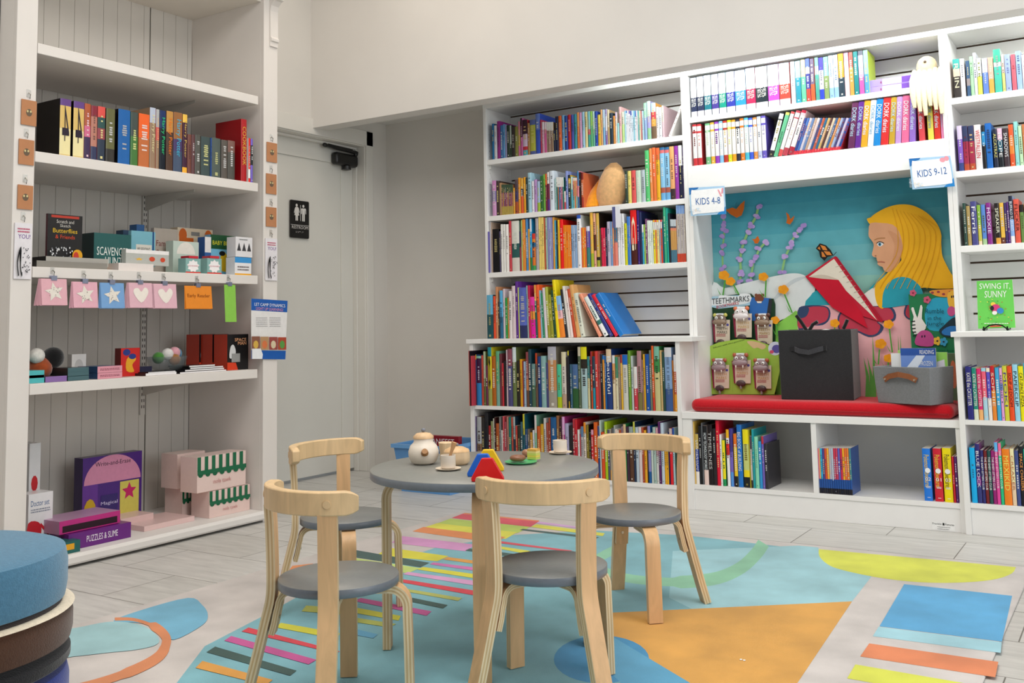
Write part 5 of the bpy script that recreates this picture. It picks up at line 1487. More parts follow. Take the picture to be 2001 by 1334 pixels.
m = M(); m.lathe(c+V((0, 0, .0362)), [(.0365, 0), (.034, .006), (.018, .013), (.004, .015)], 'e0b888', 28); lid = m.build('lid', WOOD, o); m = M(); m.ell(c+V((0, 0, .055)), (.006, .006, .005), '7c7f88'); m.build('knob', PLAST, lid)
c = at(871, 897); lathe('wooden_jug', c, [(.016, 0), (.017, .02), (.021, .048), (.019, .05)], 'e6c8a0', 'small pale wooden toy jug between teapot and sugar pot', 'toy jug')
for (px, py), s_, w in (((876, 918), 1.0, 'beside the red block, holding a spoon'), ((1095, 886), 1.0, 'at the far edge of the table')):
    c = at(px, py); lathe('saucer', c, [(.018, 0), (.034, .004), (.035, .006), (.018, .004)], 'ecdcc6', 'pale speckled toy saucer '+('under the cup with the spoon' if px < 900 else 'under the cup at the far table edge'), 'saucer', 'toy saucers')
    lathe('toy_cup', c+V((0, 0, .0062)), [(.019, 0), (.0205, .004), (.0205, .034), (.018, .034), (.017, .01)], 'ebdfd0', 'pale speckled toy cup '+w, 'toy cup', 'toy cups', PLAST)
c = at(876, 918)+V((0, 0, .018)); m = M(); m.tube([c, c+V((.008, .004, .03)), c+V((.016, .008, .056))], [.004, .004, .008], 'd0a070', 8); tag(m.build('wooden_spoon', WOOD), 'little wooden spoon standing in the toy cup near the teapot', 'spoon')
c = at(1018, 905); lathe('toy_plate', c, [(.030, 0), (.045, .004), (.046, .006), (.03, .003)], '4fb273', 'green toy plate holding a doughnut and a sandwich', 'toy plate', material=PLAST)
def ring_(name, c, R0, r0, col, label, cat):
    m = M(); rings = [[c+V(((R0+r0*math.cos(2*math.pi*j/10))*math.cos(2*math.pi*k/24), (R0+r0*math.cos(2*math.pi*j/10))*math.sin(2*math.pi*k/24), r0+r0*.9*math.sin(2*math.pi*j/10))) for j in range(10)] for k in range(25)]
    m.loft(rings, col, False, True); o = m.build(name, PLAST); tag(o, label, cat)
ring_('toy_doughnut', at(1012, 905)+V((0, 0, .0065)), .0145, .0085, '8a5a40', 'chocolate brown toy doughnut on the green plate', 'toy food')
c = at(1041, 901)+V((0, 0, .0065)); m = M()
for k, q in enumerate(('c8d86a', 'f0d860', 'd8e070', 'f0e090', 'e8b050')): m.box(c+V((-.012, -.010, k*.0058)), c+V((.017, .014, k*.0058+.0056)), q)
tag(m.build('toy_sandwich', PLAST), 'layered yellow and green toy sandwich beside the doughnut', 'toy food')
c = at(1028, 892); m = M(); m.ell(c+V((0, 0, .011)), (.013, .010, .011), 'a8785a'); tag(m.build('toy_biscuit', PLAST), 'small brown toy biscuit behind the sandwich', 'toy food')
u = RT.copy(); u.z = 0; u.normalize(); n = V((-u.y, u.x, 0))
for (px, py), col, nm, h_ in (((953, 941), 'd80f18', 'red trapezoid block at the front of the stack', .058), ((944, 931), '1f68d0', 'blue trapezoid block behind the red one', .058), ((955, 921), 'f4c418', 'yellow trapezoid block at the back of the stack', .058)):
    c = at(px, py); fnb = lambda a_, b_, t_, c=c: c+u*a_+V((0, 0, b_))+n*t_; m = M(); m.prism([(-.040, 0), (.040, 0), (.042, .008), (.014, h_), (-.014, h_), (-.042, .008)], fnb, 0, .0125, col); tag(m.build('toy_block', PLAST, bevel=.003), nm, 'toy block', 'trapezoid toy blocks')
# ================================================================ blue basket by the bookcase
a, b = V((-3.46, 4.28, 0)), V((-3.135, 4.62, 0)); t = thing('plastic_basket', (a+b)/2, 'light blue plastic basket on the floor by the bookcase end', 'basket')
m = M(); e = .03; rg = lambda z, k: [(a.x-k, a.y-k, z), (b.x+k*.2, a.y-k, z), (b.x+k*.2, b.y+k, z), (a.x-k, b.y+k, z)]
m.loft([rg(.0, 0), rg(.012, 0), rg(.25, e), rg(.25, e-.008), rg(.012, -.008)], '5f97d0', True, False); m.build('basket_body', PLAST, t, bevel=.003)
m = M(); m.loft([rg(.235, e+.010), rg(.255, e+.010), rg(.255, e-.006), rg(.235, e-.006)], '6ea4da', False, False); m.build('rim', PLAST, t)
m = M(); y = 4.40; m.box((-3.40, y, .02), (-3.16, y+.03, .29), '8e1424'); fnb = frame((-3.40, y, .02), (1, 0, 0), (0, 0, 1)); text(m, 'MANIFEST', fnb, .03, .225, .18, .03, 'f2eeee', .0008); tag(m.build('red_book', GLOSS), 'dark red book standing in the blue basket', 'book')
# ================================================================ stack of round floor cushions
c0 = CAM+FWD*1.55-RT*.905; zt = zat(1044, c0.x, c0.y+.15); spec = [('4a7894', .085, 'steel blue'), ('4a3021', .062, 'dark brown'), ('16161a', .03, 'black'), ('1b2f80', .075, 'navy blue'), ('26301f', .08, 'dark green'), ('e0808c', .07, 'pink')]
z = zt; rr_ = [.198, .208, .203, .205, .207, .195]
zz = zt-sum(q[1] for q in spec)-.001*6
for i, (col, h_, nm) in enumerate(spec):
    z -= h_+.001; r_ = rr_[i]; m = M(); m.lathe((c0.x+(.004, .002, .006, .0, -.002, .0)[i], c0.y, z), [(r_-.02, 0), (r_-.003, .006), (r_, h_*.3), (r_, h_*.7), (r_-.004, h_-.006), (r_-.022, h_)], col, 64); o = m.build('floor_cushion', FAB); tag(o, nm+' round floor cushion in the stack by the display shelving, '+('topmost' if i == 0 else ORD(i+1)+' from the top'), 'cushion', 'stacked round floor cushions')
    if i == 1: m = M(); m.lathe((c0.x+.002, c0.y, z+h_-.008), [(r_-.006, 0), (r_+.002, .003), (r_-.004, .006)], 'd8cbb4', 64); m.build('piping', FAB, o)
m = M(); m.lathe((c0.x, c0.y, .0105), [(.20, 0), (.225, .02), (.225, max(.05, z-.03)), (.20, max(.06, z-.0115))], 'e39a20', 48); tag(m.build('floor_cushion', FAB), 'amber round floor cushion at the bottom of the stack', 'cushion', 'stacked round floor cushions')
# ================================================================ plush toys and lying things on the bookshelves
c = V((xat(1192, 4.72, 1.56), 4.72, L2Z)); m = M(); rings = []
for z_, r_ in ((0, .03), (.01, .066), (.05, .086), (.10, .088), (.16, .074), (.21, .05), (.235, .02)): rings.append([c+V((r_*math.cos(2*math.pi*k/24)+z_*.12, r_*.55*math.sin(2*math.pi*k/24), z_)) for k in range(24)])
m.loft(rings, 'e2b27c', True, True); tag(m.build('plush_toy', PLUSH), 'plain egg-shaped tan plush sitting on the second bookshelf', 'plush toy')
c = V((xat(1152, 4.70, 1.55), 4.70, L2Z)); m = M(); rings = []
for z_, r_, col in ((0, .035, 0), (.01, .05, 0), (.06, .052, 0), (.11, .042, 0), (.17, .024, 0), (.20, .01, 0)): rings.append([c+V((r_*math.cos(2*math.pi*k/20)+z_*.28, r_*.7*math.sin(2*math.pi*k/20)+z_*.5, z_)) for k in range(20)])
m.loft(rings, 'e8961c', True, True); tag(m.build('plush_toy', PLUSH), 'orange plush leaning behind the tan egg-shaped one', 'plush toy')
c = V((xat(1812, 4.70, M1Z), 4.72, M1Z)); t = thing('plush_doll', c, 'beige plush doll in a draped cream cloth hanging over the shelf edge', 'plush toy'); m = M(); m.ell(c+V((.0, 0, .10)), (.045, .04, .05), 'e2cba4'); m.ell(c+V((.0, 0, .03)), (.05, .045, .035), 'dcc8a0'); m.build('body', PLUSH, t)
m = M()
for k in range(6):
    x = c.x-.05+k*.022; m.tube([(x, 4.70, M1Z+.08), (x, 4.65, M1Z+.03), (x+.004, 4.625, M1Z-.04), (x+.006, 4.622, M1Z-.10-.02*(k % 3))], [.012, .016, .016, .008], 'e6d9b4', 8)
m.build('draped_cloth', FAB, t); m = M(); m.ell(c+V((.0, -.042, .115)), (.006, .004, .006), '4a3428', 8, 6); m.build('eye', PLAST, t)
m = M(); q = ony((1204, 424), YU-.03); m.box(q+V((-.022, 0, -.055)), q+V((.022, .004, .055)), 'dfe2ea'); m.box(q+V((-.022, -.0005, -.055)), q+V((-.004, 0, .055)), '5a6090'); tag(m.build('shelf_tag', PAPER), 'small white and blue tag hanging from the second bookshelf edge', 'tag')
# ================================================================ goods on the display unit
def ub(name, l, r, top, x, z0, dep, col, label, cat, group=None, paint=None, side=None, material=GLOSS, bev=.001):
    y0_, y1_ = yat(l, x, z0+.05), yat(r, x, z0+.05); y0_ = max(y0_, 2.162); y1_ = min(max(y1_, y0_+.01), 3.314); h_ = max(.006, zat(top, x, (y0_+y1_)/2)-z0); z0 = z0+.0006
    m = M(); sc = side or col; m.add([(x, y0_, z0), (x, y1_, z0), (x, y1_, z0+h_), (x, y0_, z0+h_), (x-dep, y0_, z0), (x-dep, y1_, z0), (x-dep, y1_, z0+h_), (x-dep, y0_, z0+h_)], [(0, 1, 2, 3), (7, 6, 5, 4), (0, 4, 5, 1), (3, 2, 6, 7), (0, 3, 7, 4), (1, 5, 6, 2)], [col, sc, sc, sc, sc, sc])
    o = m.build(name, material); tag(o, label, cat, group)
    if paint:
        m = M(); pp = Paint(m, lambda u_, v_, t_=0.0: V((x+t_, y0_+u_*(y1_-y0_), z0+v_*h_))); paint(pp); m.build('printed_front', PAPER, o)
    return o, h_
def tx(*a): return lambda pp: [pp.text(*q) for q in a]
zb = S3Z
ub('spiral_notebook', 72, 210, 512, -3.53, zb, .22, '8c8880', 'silver-edged spiral notebook lying lowest under the black display book', 'notebook', 'lying spiral notebooks', side='1c1a1a'); ub('spiral_notebook', 90, 212, 503.5, -3.545, zb+.0125, .20, 'b0aca4', 'silver-edged spiral notebook lying on another, under the black display book', 'notebook', 'lying spiral notebooks', side='1c1a1a')
def scr(pp):
    pp.poly([(.1, .93), (.9, .93), (.9, .98), (.1, .98)], 'c04030'); pp.text('Scratch and', .25, .82, .5, .07, 'd8d4cc'); pp.text('Sketch', .35, .74, .3, .06, 'd8d4cc'); pp.text('Butterflies', .15, .62, .7, .09, 'e8c030'); pp.text('& Friends', .22, .5, .56, .08, 'd85030')
    for k in range(40): pp.poly(disc(.08+rn.random()*.6, .04+rn.random()*.28, .02, .02, 6), rn.choice(['f0f0f0', '8a8a90', 'd0d0d4']))
    pp.poly(disc(.82, .16, .15, .13, 14), 'e8a820'); pp.poly(disc(.78, .14, .08, .1, 12), 'd04030')
ub('sketch_book', 92, 160, 420, -3.60, zb+.025, .012, '141214', 'black scratch and sketch book standing at the front post end', 'book', paint=scr, side='5a3038')
ub('game_box', 183, 256, 457, -3.62, zb, .12, '1c5a58', 'teal scavenger hunt game box', 'box', paint=lambda pp: (pp.text('SCAVENGER', .08, .42, .86, .22, 'eef0ea'), pp.text('HUNT', .3, .16, .45, .22, 'eef0ea'), pp.poly(disc(.2, .0, .13, .2, 14, 0, 180), 'e8a020')), side='0c2a2c')
ub('activity_book', 256, 303, 452, -3.66, zb+.03, .02, '7ab8c8', 'pale blue reading journal with a cream label', 'book', paint=lambda pp: (pp.poly([(.2, .1), (.85, .1), (.85, .62), (.2, .62)], 'e0dcd0'), pp.text('MY READING', .26, .42, .52, .12, '30343c'), pp.text('ADVENTURES', .26, .24, .52, .12, '30343c'), pp.poly([(.88, 0), (.94, 0), (.94, 1), (.88, 1)], '1c4880')))
ub('navy_box', 240, 258, 450, -3.76, zb, .05, '1c4468', 'narrow navy box behind the pale blue journal', 'box'); ub('small_blue_box', 266, 281, 439, -3.80, zb, .05, '2a68a8', 'small blue box at the back beside the metal strip', 'box')
ub('card_stack', 232, 300, 515, -3.53, zb, .12, 'e6ddd8', 'white flat boxes stacked below the bagged toys', 'box'); ub('bagged_toy', 246, 330, 489, -3.58, zb+.03, .03, 'b8bab4', 'clear bag of small toys with a white header card', 'toy', paint=lambda pp: (pp.poly([(0, .75), (1, .75), (1, 1), (0, 1)], 'f0eceA'.lower()), pp.poly(star(.3, .38, .10, .05), 'e8b848'), pp.poly(disc(.6, .42, .07, .16, 10), 'd04a2c'), pp.poly(disc(.85, .4, .06, .16, 10), 'd04a2c')))
ub('picture_box', 300, 347, 447, -3.74, zb, .02, 'b8aca0', 'tan family story keepsake book with dark red lettering', 'book', paint=lambda pp: (pp.text('Family', .1, .58, .6, .16, '7a2c30'), pp.text('Story', .1, .38, .6, .16, '7a2c30')))
ub('carry_box', 346, 415, 447, -3.78, zb, .05, 'e4d0b4', 'cream and orange carry box with a handle slot', 'box', paint=lambda pp: (pp.poly([(.05, .3), (.45, .3), (.45, .8), (.05, .8)], 'd8661c'), pp.poly(disc(.15, .85, .11, .14, 14), 'd8661c'), pp.poly(disc(.87, .85, .11, .14, 14), 'd8661c'), pp.poly([(.38, .85), (.62, .85), (.62, .93), (.38, .93)], '8a8682')))
ub('gift_box', 338, 388, 472, -3.66, zb, .05, 'c8d8cc', 'pale mint box with a rounded white top', 'box', paint=lambda pp: pp.poly(disc(.5, .62, .36, .36, 16, 0, 180), 'f0ebe0'))
for l, r, w in ((363, 392, 'beside the mint box'), (405, 433, 'in front of the bird box')):
    o, hh = ub('sweet_tin', l, r, 505, -3.55, zb, .05, '8ab4b0', 'small pale tin with a red lid '+w, 'tin', 'red-lidded tins', lambda pp: (pp.poly(star(.5, .5, .42, .32, 9), 'f4f0f0'), pp.text('SQUISHABLE', .15, .45, .7, .1, 'c02848'), pp.poly([(0, 0), (1, 0), (1, .12), (0, .12)], 'd04038')))
    m = M(); q = V(o.location); m.box((-3.602, q.y-.026, zb+hh+.0008), (-3.548, q.y+.026, zb+hh+.012), 'c82838'); m.build('lid', PLAST, o)
ub('bird_box', 411, 461, 460, -3.68, zb, .04, '7cc0e0', 'blue and green baby birds game box with a yellow bird', 'box', paint=lambda pp: (pp.poly([(0, .66), (1, .66), (1, 1), (0, 1)], '1c5230'), pp.text('BABY BIRDS', .08, .76, .84, .1, 'e0d830'), pp.poly(smooth([(.35, .2), (.4, .5), (.55, .6), (.8, .3), (.95, .2), (.6, .12)], 3), 'ecc020'), pp.poly(disc(.45, .56, .12, .06, 10), '181818')))
ub('white_box', 400, 412, 463, -3.66, zb, .05, '2a5c9c', 'narrow blue and white box beside the bird box', 'box', paint=lambda pp: pp.poly([(0, .6), (1, .6), (1, 1), (0, 1)], 'ece8e4'))
o, h1 = ub('blind_box', 459, 491, 503, -3.56, zb, .06, 'e8e8ea', 'small white box with a blue band, lower of two by the far post', 'box', paint=lambda pp: (pp.poly([(0, .7), (1, .7), (1, 1), (0, 1)], '3a94d4'), pp.poly([(0, 0), (1, 0), (1, .12), (0, .12)], 'e8a828'), pp.marks(.15, .25, .7, .3, '6a6060', 2)))
ub('blind_box', 460.5, 493, 463.5, -3.56, zb+h1+.002, .06, 'e4e2e4', 'small white box with three dark cones, upper of two by the far post', 'box', paint=lambda pp: ([pp.poly([(c_-.12, .3), (c_+.12, .3), (c_, .72)], '3a3a3e') for c_ in (.2, .5, .8)], pp.marks(.2, .82, .5, .1, '8a8a8a')))
# ---- hanging packs on the third shelf edge
def hang(px, top, bot, w, col, label, cat, cnt=1, shape=None, words=None, grp=None):
    x = XF+.006; y0_ = yat(px-w/2, x, 1.08); y1_ = yat(px+w/2, x, 1.08); z1_ = zat(top, x, y0_); z0_ = zat(bot, x, y0_); t = thing('hanging_pack', (x, (y0_+y1_)/2, z0_), label, cat, grp)
    for k in range(cnt): m = M(); d_ = .0032*k; m.add([(x+.016-d_*1.2, y0_-d_*1.3, z0_-.002*(k % 2)), (x+.016-d_*1.2, y1_-d_*1.3, z0_-.002*(k % 2)), (x+.006-d_*.3, y1_-d_*.4, z1_), (x+.006-d_*.3, y0_-d_*.4, z1_)], [(0, 1, 2, 3)], lin(col, 1-.03*k)); m.build('card', PAPER, t)
    m = M(); pp = Paint(m, lambda u_, v_, t_=0.0: V((x+.006+.010*(1-v_)+.0006+t_, y0_+u_*(y1_-y0_), z0_+v_*(z1_-z0_))))
    if shape == 'star': pp.poly(star(.5, .5, .38, .17, 5, 100), 'e6dfd4'); [pp.poly(disc(.5+rn.uniform(-.2, .2), .5+rn.uniform(-.2, .2), .016, .016, 6), '8a7a78') for k in range(12)]
    if shape == 'heart': pp.poly(smooth([(.5, .2), (.2, .55), (.22, .75), (.4, .78), (.52, .64), (.68, .82), (.82, .72), (.78, .5)], 3), 'efe6dc')
    if words: [pp.text(*q) for q in words]
    if pp.m.v: m.build('printed_front', PAPER, t)
    m = M(); yc = (y0_+y1_)/2; m.box((x-.005, yc-.012, z1_-.006), (x+.009, yc+.012, z1_+.012), 'a0a6c0'); m.build('clip', METAL, t); m = M(); m.tube([(x-.004, yc, z1_+.034), (x+.010, yc, z1_+.026), (x+.006, yc, z1_+.010)], .0016, '8a8680', 6); m.box((x-.0055, yc-.008, z1_+.02), (x-.004, yc+.008, z1_+.045), 'e8e6e2'); m.build('hook', METAL, t)
for (px, top, bot, w, col, k, sh), nm in zip(((103, 544, 596, 50, 'e2aeb8', 6, 'star'), (164, 550, 601, 48, 'e4aebc', 4, 'star'), (217, 552, 602, 46, '78a4d4', 3, 'star'), (272, 552, 601, 45, 'e2b4c0', 6, 'heart'), (320, 554, 602, 44, 'e2b4c0', 6, 'heart')), ('pink star cards hanging nearest the front post', 'pink star cards hanging next to the blue ones', 'blue star cards hanging in the row of clips', 'pink heart cards hanging next to the blue ones', 'pink heart cards hanging next to the orange pack')): hang(px, top, bot, w, col, nm, 'greeting cards', k, sh, None, 'clipped cards along the shelf edge')
hang(385, 558, 603, 52, 'e88a28', 'orange early reader pack hanging from the shelf edge', 'pack', 2, None, [('Early Reader', .08, .45, .84, .2, '8a4410')]); hang(447, 556, 629, 22, '8cc850', 'narrow green bookmark pack hanging near the far post', 'pack', 1)
# ---- fourth shelf
zb = S4Z
m = M(); q = V((-3.66, yat(74, -3.66, .76), zb)); m.ell(q+V((0, 0, .05)), (.06, .05, .05), 'a04a24'); m.ell(q+V((.03, -.025, .10)), (.03, .03, .03), 'e8e4dc'); m.ell(q+V((.02, .05, .09)), (.045, .04, .042), '121214'); tag(m.build('plush_toy', PLUSH), 'brown, white and black plush behind the turquoise books', 'plush toy')
for k in range(2): ub('small_book', 55, 87, 742-9*(k+1), -3.53, zb+.019*k, .12, '50b8bc', ('upper' if k else 'lower')+' of two turquoise books lying by the front post', 'book', 'lying turquoise books')
ub('small_book', 89, 131, 735, -3.53, zb, .12, '8a6aa8', 'purple book lying between turquoise and teal books', 'book', side='2a2430')
for k in range(3): ub('small_book', 133, 174, 742-8*(k+1), -3.53, zb+.017*k, .13, '48686e', ORD(k+1)+' from the bottom of three grey teal books lying flat', 'book', 'lying grey teal books', side='2a3034')
for k in range(2): ub('small_book', 191, 239, 741-13*(k+1), -3.53, zb+.024*k, .13, 'e09aa8', ('upper' if k else 'lower')+' of two pink books lying flat by the red box', 'book', 'lying pink books', lambda pp: pp.marks(.1, .3, .8, .4, '8a4858', 2), side='2c4c74')
ub('white_card_box', 140, 168, 692, -3.66, zb, .03, 'e4e0dc', 'white boxed cards with a line drawing of a bear', 'box', paint=lambda pp: [pp.poly(disc(.5, .5, .3, .3, 14), 'c8c4c0'), pp.poly(disc(.5, .42, .06, .05, 8), '1c1c1c')]); ub('game_box', 236, 273, 680, -3.60, zb, .04, 'd02824', 'red boxed card game with blue and yellow shapes', 'box', paint=lambda pp: (pp.poly(disc(.3, .85, .2, .12, 12), '2c3c88'), pp.poly(smooth([(.3, .2), (.3, .6), (.6, .75), (.8, .6), (.6, .4), (.7, .15)], 3), 'e8a828'), pp.poly(disc(.6, .7, .2, .1, 10), '2c3c88')), side='701818')
ub('dark_book', 273, 297, 716, -3.62, zb, .1, '282844', 'dark navy book lying beside the bowl of toys', 'book')
q = V((-3.64, yat(325, -3.64, .75), zb)); m = M(); m.lathe(q, [(.04, 0), (.075, .03), (.09, .075), (.086, .075), (.07, .03), (.03, .006)], '8a9498', 28); o = m.build('clear_bowl', CLEAR); tag(o, 'clear bowl heaped with little plush toys', 'bowl')
for k, (dx, dy_, dz, col, nm) in enumerate(((.01, -.05, .07, '4a8a38', 'green and yellow'), (.02, -.01, .085, 'e8e4e0', 'white spotted'), (.03, .02, .06, 'a06a34', 'brown'), (.01, .035, .09, 'e8a8b4', 'pink'), (-.01, .06, .085, '3a8ab8', 'blue'))): m = M(); m.ell(q+V((dx, dy_, dz)), (.026, .026, .026), col, 12, 8); tag(m.build('mini_plush', PLUSH), nm+' little plush in the clear bowl', 'plush toy', 'little plush toys in the bowl')
for l, r, k, nm in ((285, 345, 0, 'at the bowl, lowest'), (290, 343, 1, 'at the bowl, uppermost'), (352, 442, 0, 'by the boxes, lowest'), (362, 438, 1, 'by the boxes, second up'), (372, 436, 2, 'by the boxes, third up'), (370, 420, 3, 'by the boxes, topmost')): ub('white_notebook', l, r, 728, -3.53-.004*k, zb+.0085*k, .14, 'f0eeee', 'thin white notebook lying flat '+nm, 'notebook', 'lying white notebooks', side='1c1a1c')
for k, (l, r, x) in enumerate(((444, 485, -3.56), (415, 446, -3.66), (389, 420, -3.74))):
    def sp(pp): pp.text('SPACE', .35, .8, .55, .09, 'f0b080'); pp.text('MAN', .5, .7, .4, .09, 'f0b080'); pp.poly(smooth([(.1, .35), (.15, .65), (.3, .7), (.4, .5), (.3, .35)], 3), 'd8d8d8'); pp.poly([(.2, .22), (.6, .22), (.6, .46), (.2, .46)], '9a9a98'); pp.poly([(0, 0), (.5, 0), (.4, .2), (0, .22)], 'd84020')
    o, hh = ub('lamp_box', l, r, 653, x, zb, .09, '141416', 'black and red boxed astronaut lamp, '+('nearest the shelf edge', 'in the middle of three', 'farthest back of three')[k], 'box', 'boxed astronaut lamps', sp, side='c03a24')
# ---- base shelf
zb = S5Z
ub('toy_box', 54, 76, 866, -3.80, zb, .1, 'e0e2e4', 'tall white toy box at the back by the front post', 'box', paint=lambda pp: (pp.poly(disc(.5, .6, .3, .08, 10), 'c82830'), pp.poly(disc(.5, .4, .2, .1, 10), '5a80b0'))); ub('toy_box', 54, 102, 963, -3.68, zb, .08, 'e8e6e8', 'white doctor set box by the front post', 'box', paint=lambda pp: (pp.text('Doctor set', .1, .78, .75, .1, '2a5890'), pp.marks(.1, .66, .8, .08, '8a90a0', 2), pp.poly(smooth([(.0, .15), (.0, .5), (.4, .5), (.55, .35), (.4, .08)], 3), 'c82430'), pp.poly(thick([(.5, .45), (.85, .25)], .06), 'c82430')))
def pr(pp): pp.poly([(.0, .0), (.25, 0), (.25, .62), (0, .62)], '6a3a98'); pp.poly(disc(.5, .62, .48, .38, 20, 0, 180), 'd890b0'); pp.text('Write-and-Erase', .2, .86, .6, .06, '2a1c30'); pp.poly([(.62, .05), (.95, .05), (.95, .6), (.62, .6)], 'd8cc60'); pp.poly(star(.78, .45, .13, .06), 'c82468'); pp.poly([(.3, .05), (.58, .05), (.58, .45), (.3, .45)], '3a2c70'); pp.text('Magical', .3, .3, .28, .06, 'd8d0f0'); pp.poly(disc(.12, .25, .1, .18, 12), 'd0a828')
ub('craft_box', 160, 276, 888, -3.84, zb, .06, '4a2080', 'purple write-and-erase craft box leaning at the back of the base shelf', 'box', paint=pr, side='2c1450')
o, h1 = ub('puzzle_box', 134, 256, 1032, -3.56, zb, .2, '6a2080', 'purple puzzles and slime box lying flat', 'box', paint=tx(('PUZZLES & SLIME', .28, .3, .5, .4, 'f4eef8'))); ub('slime_box', 116, 235, 1008, -3.58, zb+h1+.002, .16, 'c02880', 'magenta window box lying on the purple puzzle box', 'box', paint=lambda pp: pp.poly([(.05, .1), (.95, .1), (.95, .6), (.05, .6)], '2a1020'), side='b890b0')
ub('game_box', 78, 157, 1062, -3.515, zb, .12, '1c6460', 'teal game box with a yellow label by the cushion stack', 'box', paint=lambda pp: pp.poly([(.45, .3), (.85, .3), (.85, .8), (.45, .8)], 'e8a828'))
ub('flat_pink_box', 282, 380, 1018, -3.60, zb, .2, 'e8c8c4', 'flat pale pink box lying nearest the shelf edge', 'box', 'flat pale pink boxes'); ub('flat_pink_box', 236, 300, 1008, -3.72, zb, .2, 'e6c6c2', 'flat pale pink box lying behind the other pink one', 'box', 'flat pale pink boxes')
def aw(pp):
    for k in range(7): pp.poly([(k/7+.005, .6), (k/7+.075, .6), (k/7+.075, 1), (k/7+.005, 1)], '1d6a48'); pp.poly(disc(k/7+.07, .5, .05, .08, 10), '1d6a48')
    pp.poly([(0, .5), (1, .5), (1, .62), (0, .62)], '1d6a48'); pp.text('nola tawk', .32, .2, .36, .12, 'c88a88')
for l, r, tp, x, z_, nm in ((409, 488, 953, -3.58, 0, 'lower box at the shelf edge'), (356, 408, 950, -3.74, 0, 'lower box behind')): o, hh = ub('awning_box', l, r, tp, x, zb, .12, 'ecd0c8', 'pink box printed with a green striped awning, '+nm, 'box', 'awning boxes', aw); ub('awning_box', l-24 if z_ == 0 and l > 400 else l-10, r-8, tp-66, x-.004, zb+hh+.002, .11, 'ecd2ca', 'upper pink box with a green striped awning, above the '+nm, 'box', 'awning boxes', aw if l > 400 else None)
# ---- cards, kits and flyer on the posts
def post_card(px, t_, b_, w, col, label, cat, kit=False):
    x = XF+.0008; yc = yat(px, x, 1.3); hw = (yat(px+w/2, x, 1.3)-yat(px-w/2, x, 1.3))/2; z1_, z0_ = zat(t_, x, yc), zat(b_, x, yc); t = thing('hanging_card', (x, yc, z0_), label, cat, 'packs hanging on the posts'); m = M(); m.box((x+.002, yc-hw, z0_), (x+.005, yc+hw, z1_), col); m.build('card', PAPER, t); m = M(); pp = Paint(m, lambda u_, v_, q_=0.0: V((x+.0052+q_, yc-hw+u_*2*hw, z0_+v_*(z1_-z0_))))
    if kit: pp.text('YOU!', .2, .72, .7, .08, '6a2a90'); pp.marks(.15, .82, .7, .1, 'c05070', 2); [pp.poly(disc(.45+rn.random()*.45, .1+rn.random()*.5, .03, .012, 6), '4a4a50') for k in range(30)]; pp.poly(thick(smooth([(.2, .05), (.12, .3), (.3, .55), (.3, .2), (.4, .05)], 4, False), .06), '1c1c20')
    else: pp.poly(disc(.5, .5, .2, .15, 12), '6a5a48'); pp.poly(disc(.4, .55, .06, .05, 8), 'd8c890'); pp.poly(disc(.6, .55, .06, .05, 8), 'd8c890')
    m.build('printed_front', PAPER, t); m = M(); m.tube([(x, yc, z1_+.03), (x+.012, yc, z1_+.02), (x+.008, yc, z1_+.004)], .0016, '9a968e', 6); m.box((x-.0004, yc-.009, z1_+.012), (x+.001, yc+.009, z1_+.042), 'eceae6'); m.build('hook', METAL, t)
for px, t_, b_, nm in ((50, 196, 245, 'uppermost'), (47, 273, 322, 'second'), (47, 362, 409, 'third')): post_card(px, t_, b_, 30, 'b98058', nm+' kraft card with a pin on the front post of the display unit', 'pin card')
post_card(45, 436, 545, 34, 'e6e2e6', 'beading kit in a clear bag at the bottom of the front post row', 'craft kit', True)
for px, t_, b_, nm in ((530, 279, 317, 'uppermost'), (529, 340, 379, 'second'), (529, 405, 443, 'third')): post_card(px, t_, b_, 20, 'b98058', nm+' kraft card with a pin on the post beside the door', 'pin card')
post_card(529, 466, 548, 23, 'e6e2e6', 'beading kit in a clear bag on the post beside the door', 'craft kit', True)
x = XF+.0062; fl = [(491, 583), (562, 587.5), (557.5, 702), (491, 701)]; fnf = lambda px, py, q_=0.0: onx((px, py), x)+V((q_, 0, 0)); m = M(); m.prism(fl, fnf, -.001, 0, 'e9e7e5'); fy = m.build('flyer', PAPER); tag(fy, 'blue and white camp flyer taped to the post beside the door', 'flyer')
m = M(); pp = Paint(m, fnf); pp.poly([(491, 583), (562, 587.5), (561, 610), (491, 606)], '1c5cb0'); pp.poly([(491, 684), (558.5, 685), (557.5, 702), (491, 701)], '1c5cb0')
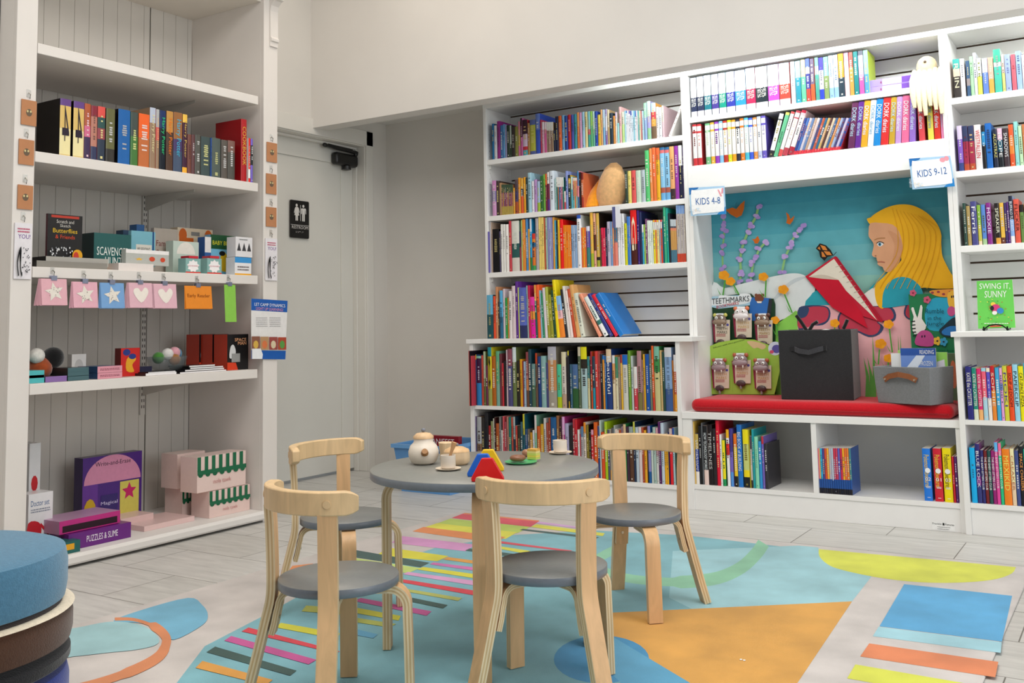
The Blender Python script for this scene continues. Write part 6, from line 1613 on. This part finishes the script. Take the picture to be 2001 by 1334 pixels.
f2 = lambda x0_, y0_, w_, h_: (lambda a_, b_, q_: fnf(x0_+a_*w_, y0_-b_*h_+a_*w_*.06, q_)); text(m, 'LET CAMP DYNAMICS', f2(497, 597, 60, 6), 0, 0, 1, 1, 'f0f2f6', .0012); text(m, 'LIGHT UP LEARNING!', f2(500, 605, 53, 5.5), 0, 0, 1, 1, 'e09ab0', .0012)
for k in range(5): pp.marks(500, 622+k*4, 22, -2, '8a8a8e'); pp.marks(526, 622+k*4, 22, -2, '8a8a8e')
for k in range(4): pp.poly([(491+k*17, 657+k*.6), (507+k*17, 657+k*.6), (507+k*17, 683), (491+k*17, 683)], ['8a5a48', 'b89068', '9a4a44', 'b04a34'][k]); pp.poly(disc(499+k*17, 673, 5, 8, 10), ['d8b050', 'd87848', 'd8c8a8', '5a9a48'][k])
pp.poly([(491, 681), (508, 681), (512, 692), (511, 701), (491, 701)], 'eef0f2'); m.build('printed_front', PAPER, fy)
# ================================================================ light
w = bpy.data.worlds.new('daylight'); SC.world = w; w.use_nodes = True
bg = w.node_tree.nodes['Background']; bg.inputs['Color'].default_value = (0.93, 0.97, 1.0, 1); bg.inputs['Strength'].default_value = 0.28
def area(name, loc, target, sx, sy, power, col=(1, 1, 1)):
    l = bpy.data.lights.new(name, 'AREA'); l.shape = 'RECTANGLE'; l.size = sx; l.size_y = sy; l.energy = power; l.color = col
    o = bpy.data.objects.new(name, l); COL.objects.link(o); o.location = loc
    o.rotation_euler = (V(target)-V(loc)).to_track_quat('-Z', 'Y').to_euler(); return o
area('ceiling_lamp', (-1.0, 1.6, 3.35), (-1.0, 1.6, 0), 2.4, 2.4, 85, (1.0, 0.965, 0.92))
area('ceiling_lamp_warm', (-3.0, 3.3, 3.35), (-3.0, 3.3, 0), 0.8, 0.8, 13, (1.0, 0.88, 0.74))
area('window_daylight', (2.6, 1.8, 1.7), (-1.5, 3.2, 0.9), 2.6, 2.6, 62, (0.95, 0.98, 1.0))
area('cove_strip', (-0.55, 4.425, 2.19), (-0.55, 4.75, 1.55), 3.4, 0.04, 17, (0.93, 1.0, 0.99))
vs = SC.view_settings; vs.view_transform = 'Standard'; vs.look = 'None'; vs.gamma = 1; vs.use_curve_mapping = False; vs.exposure = 0.0
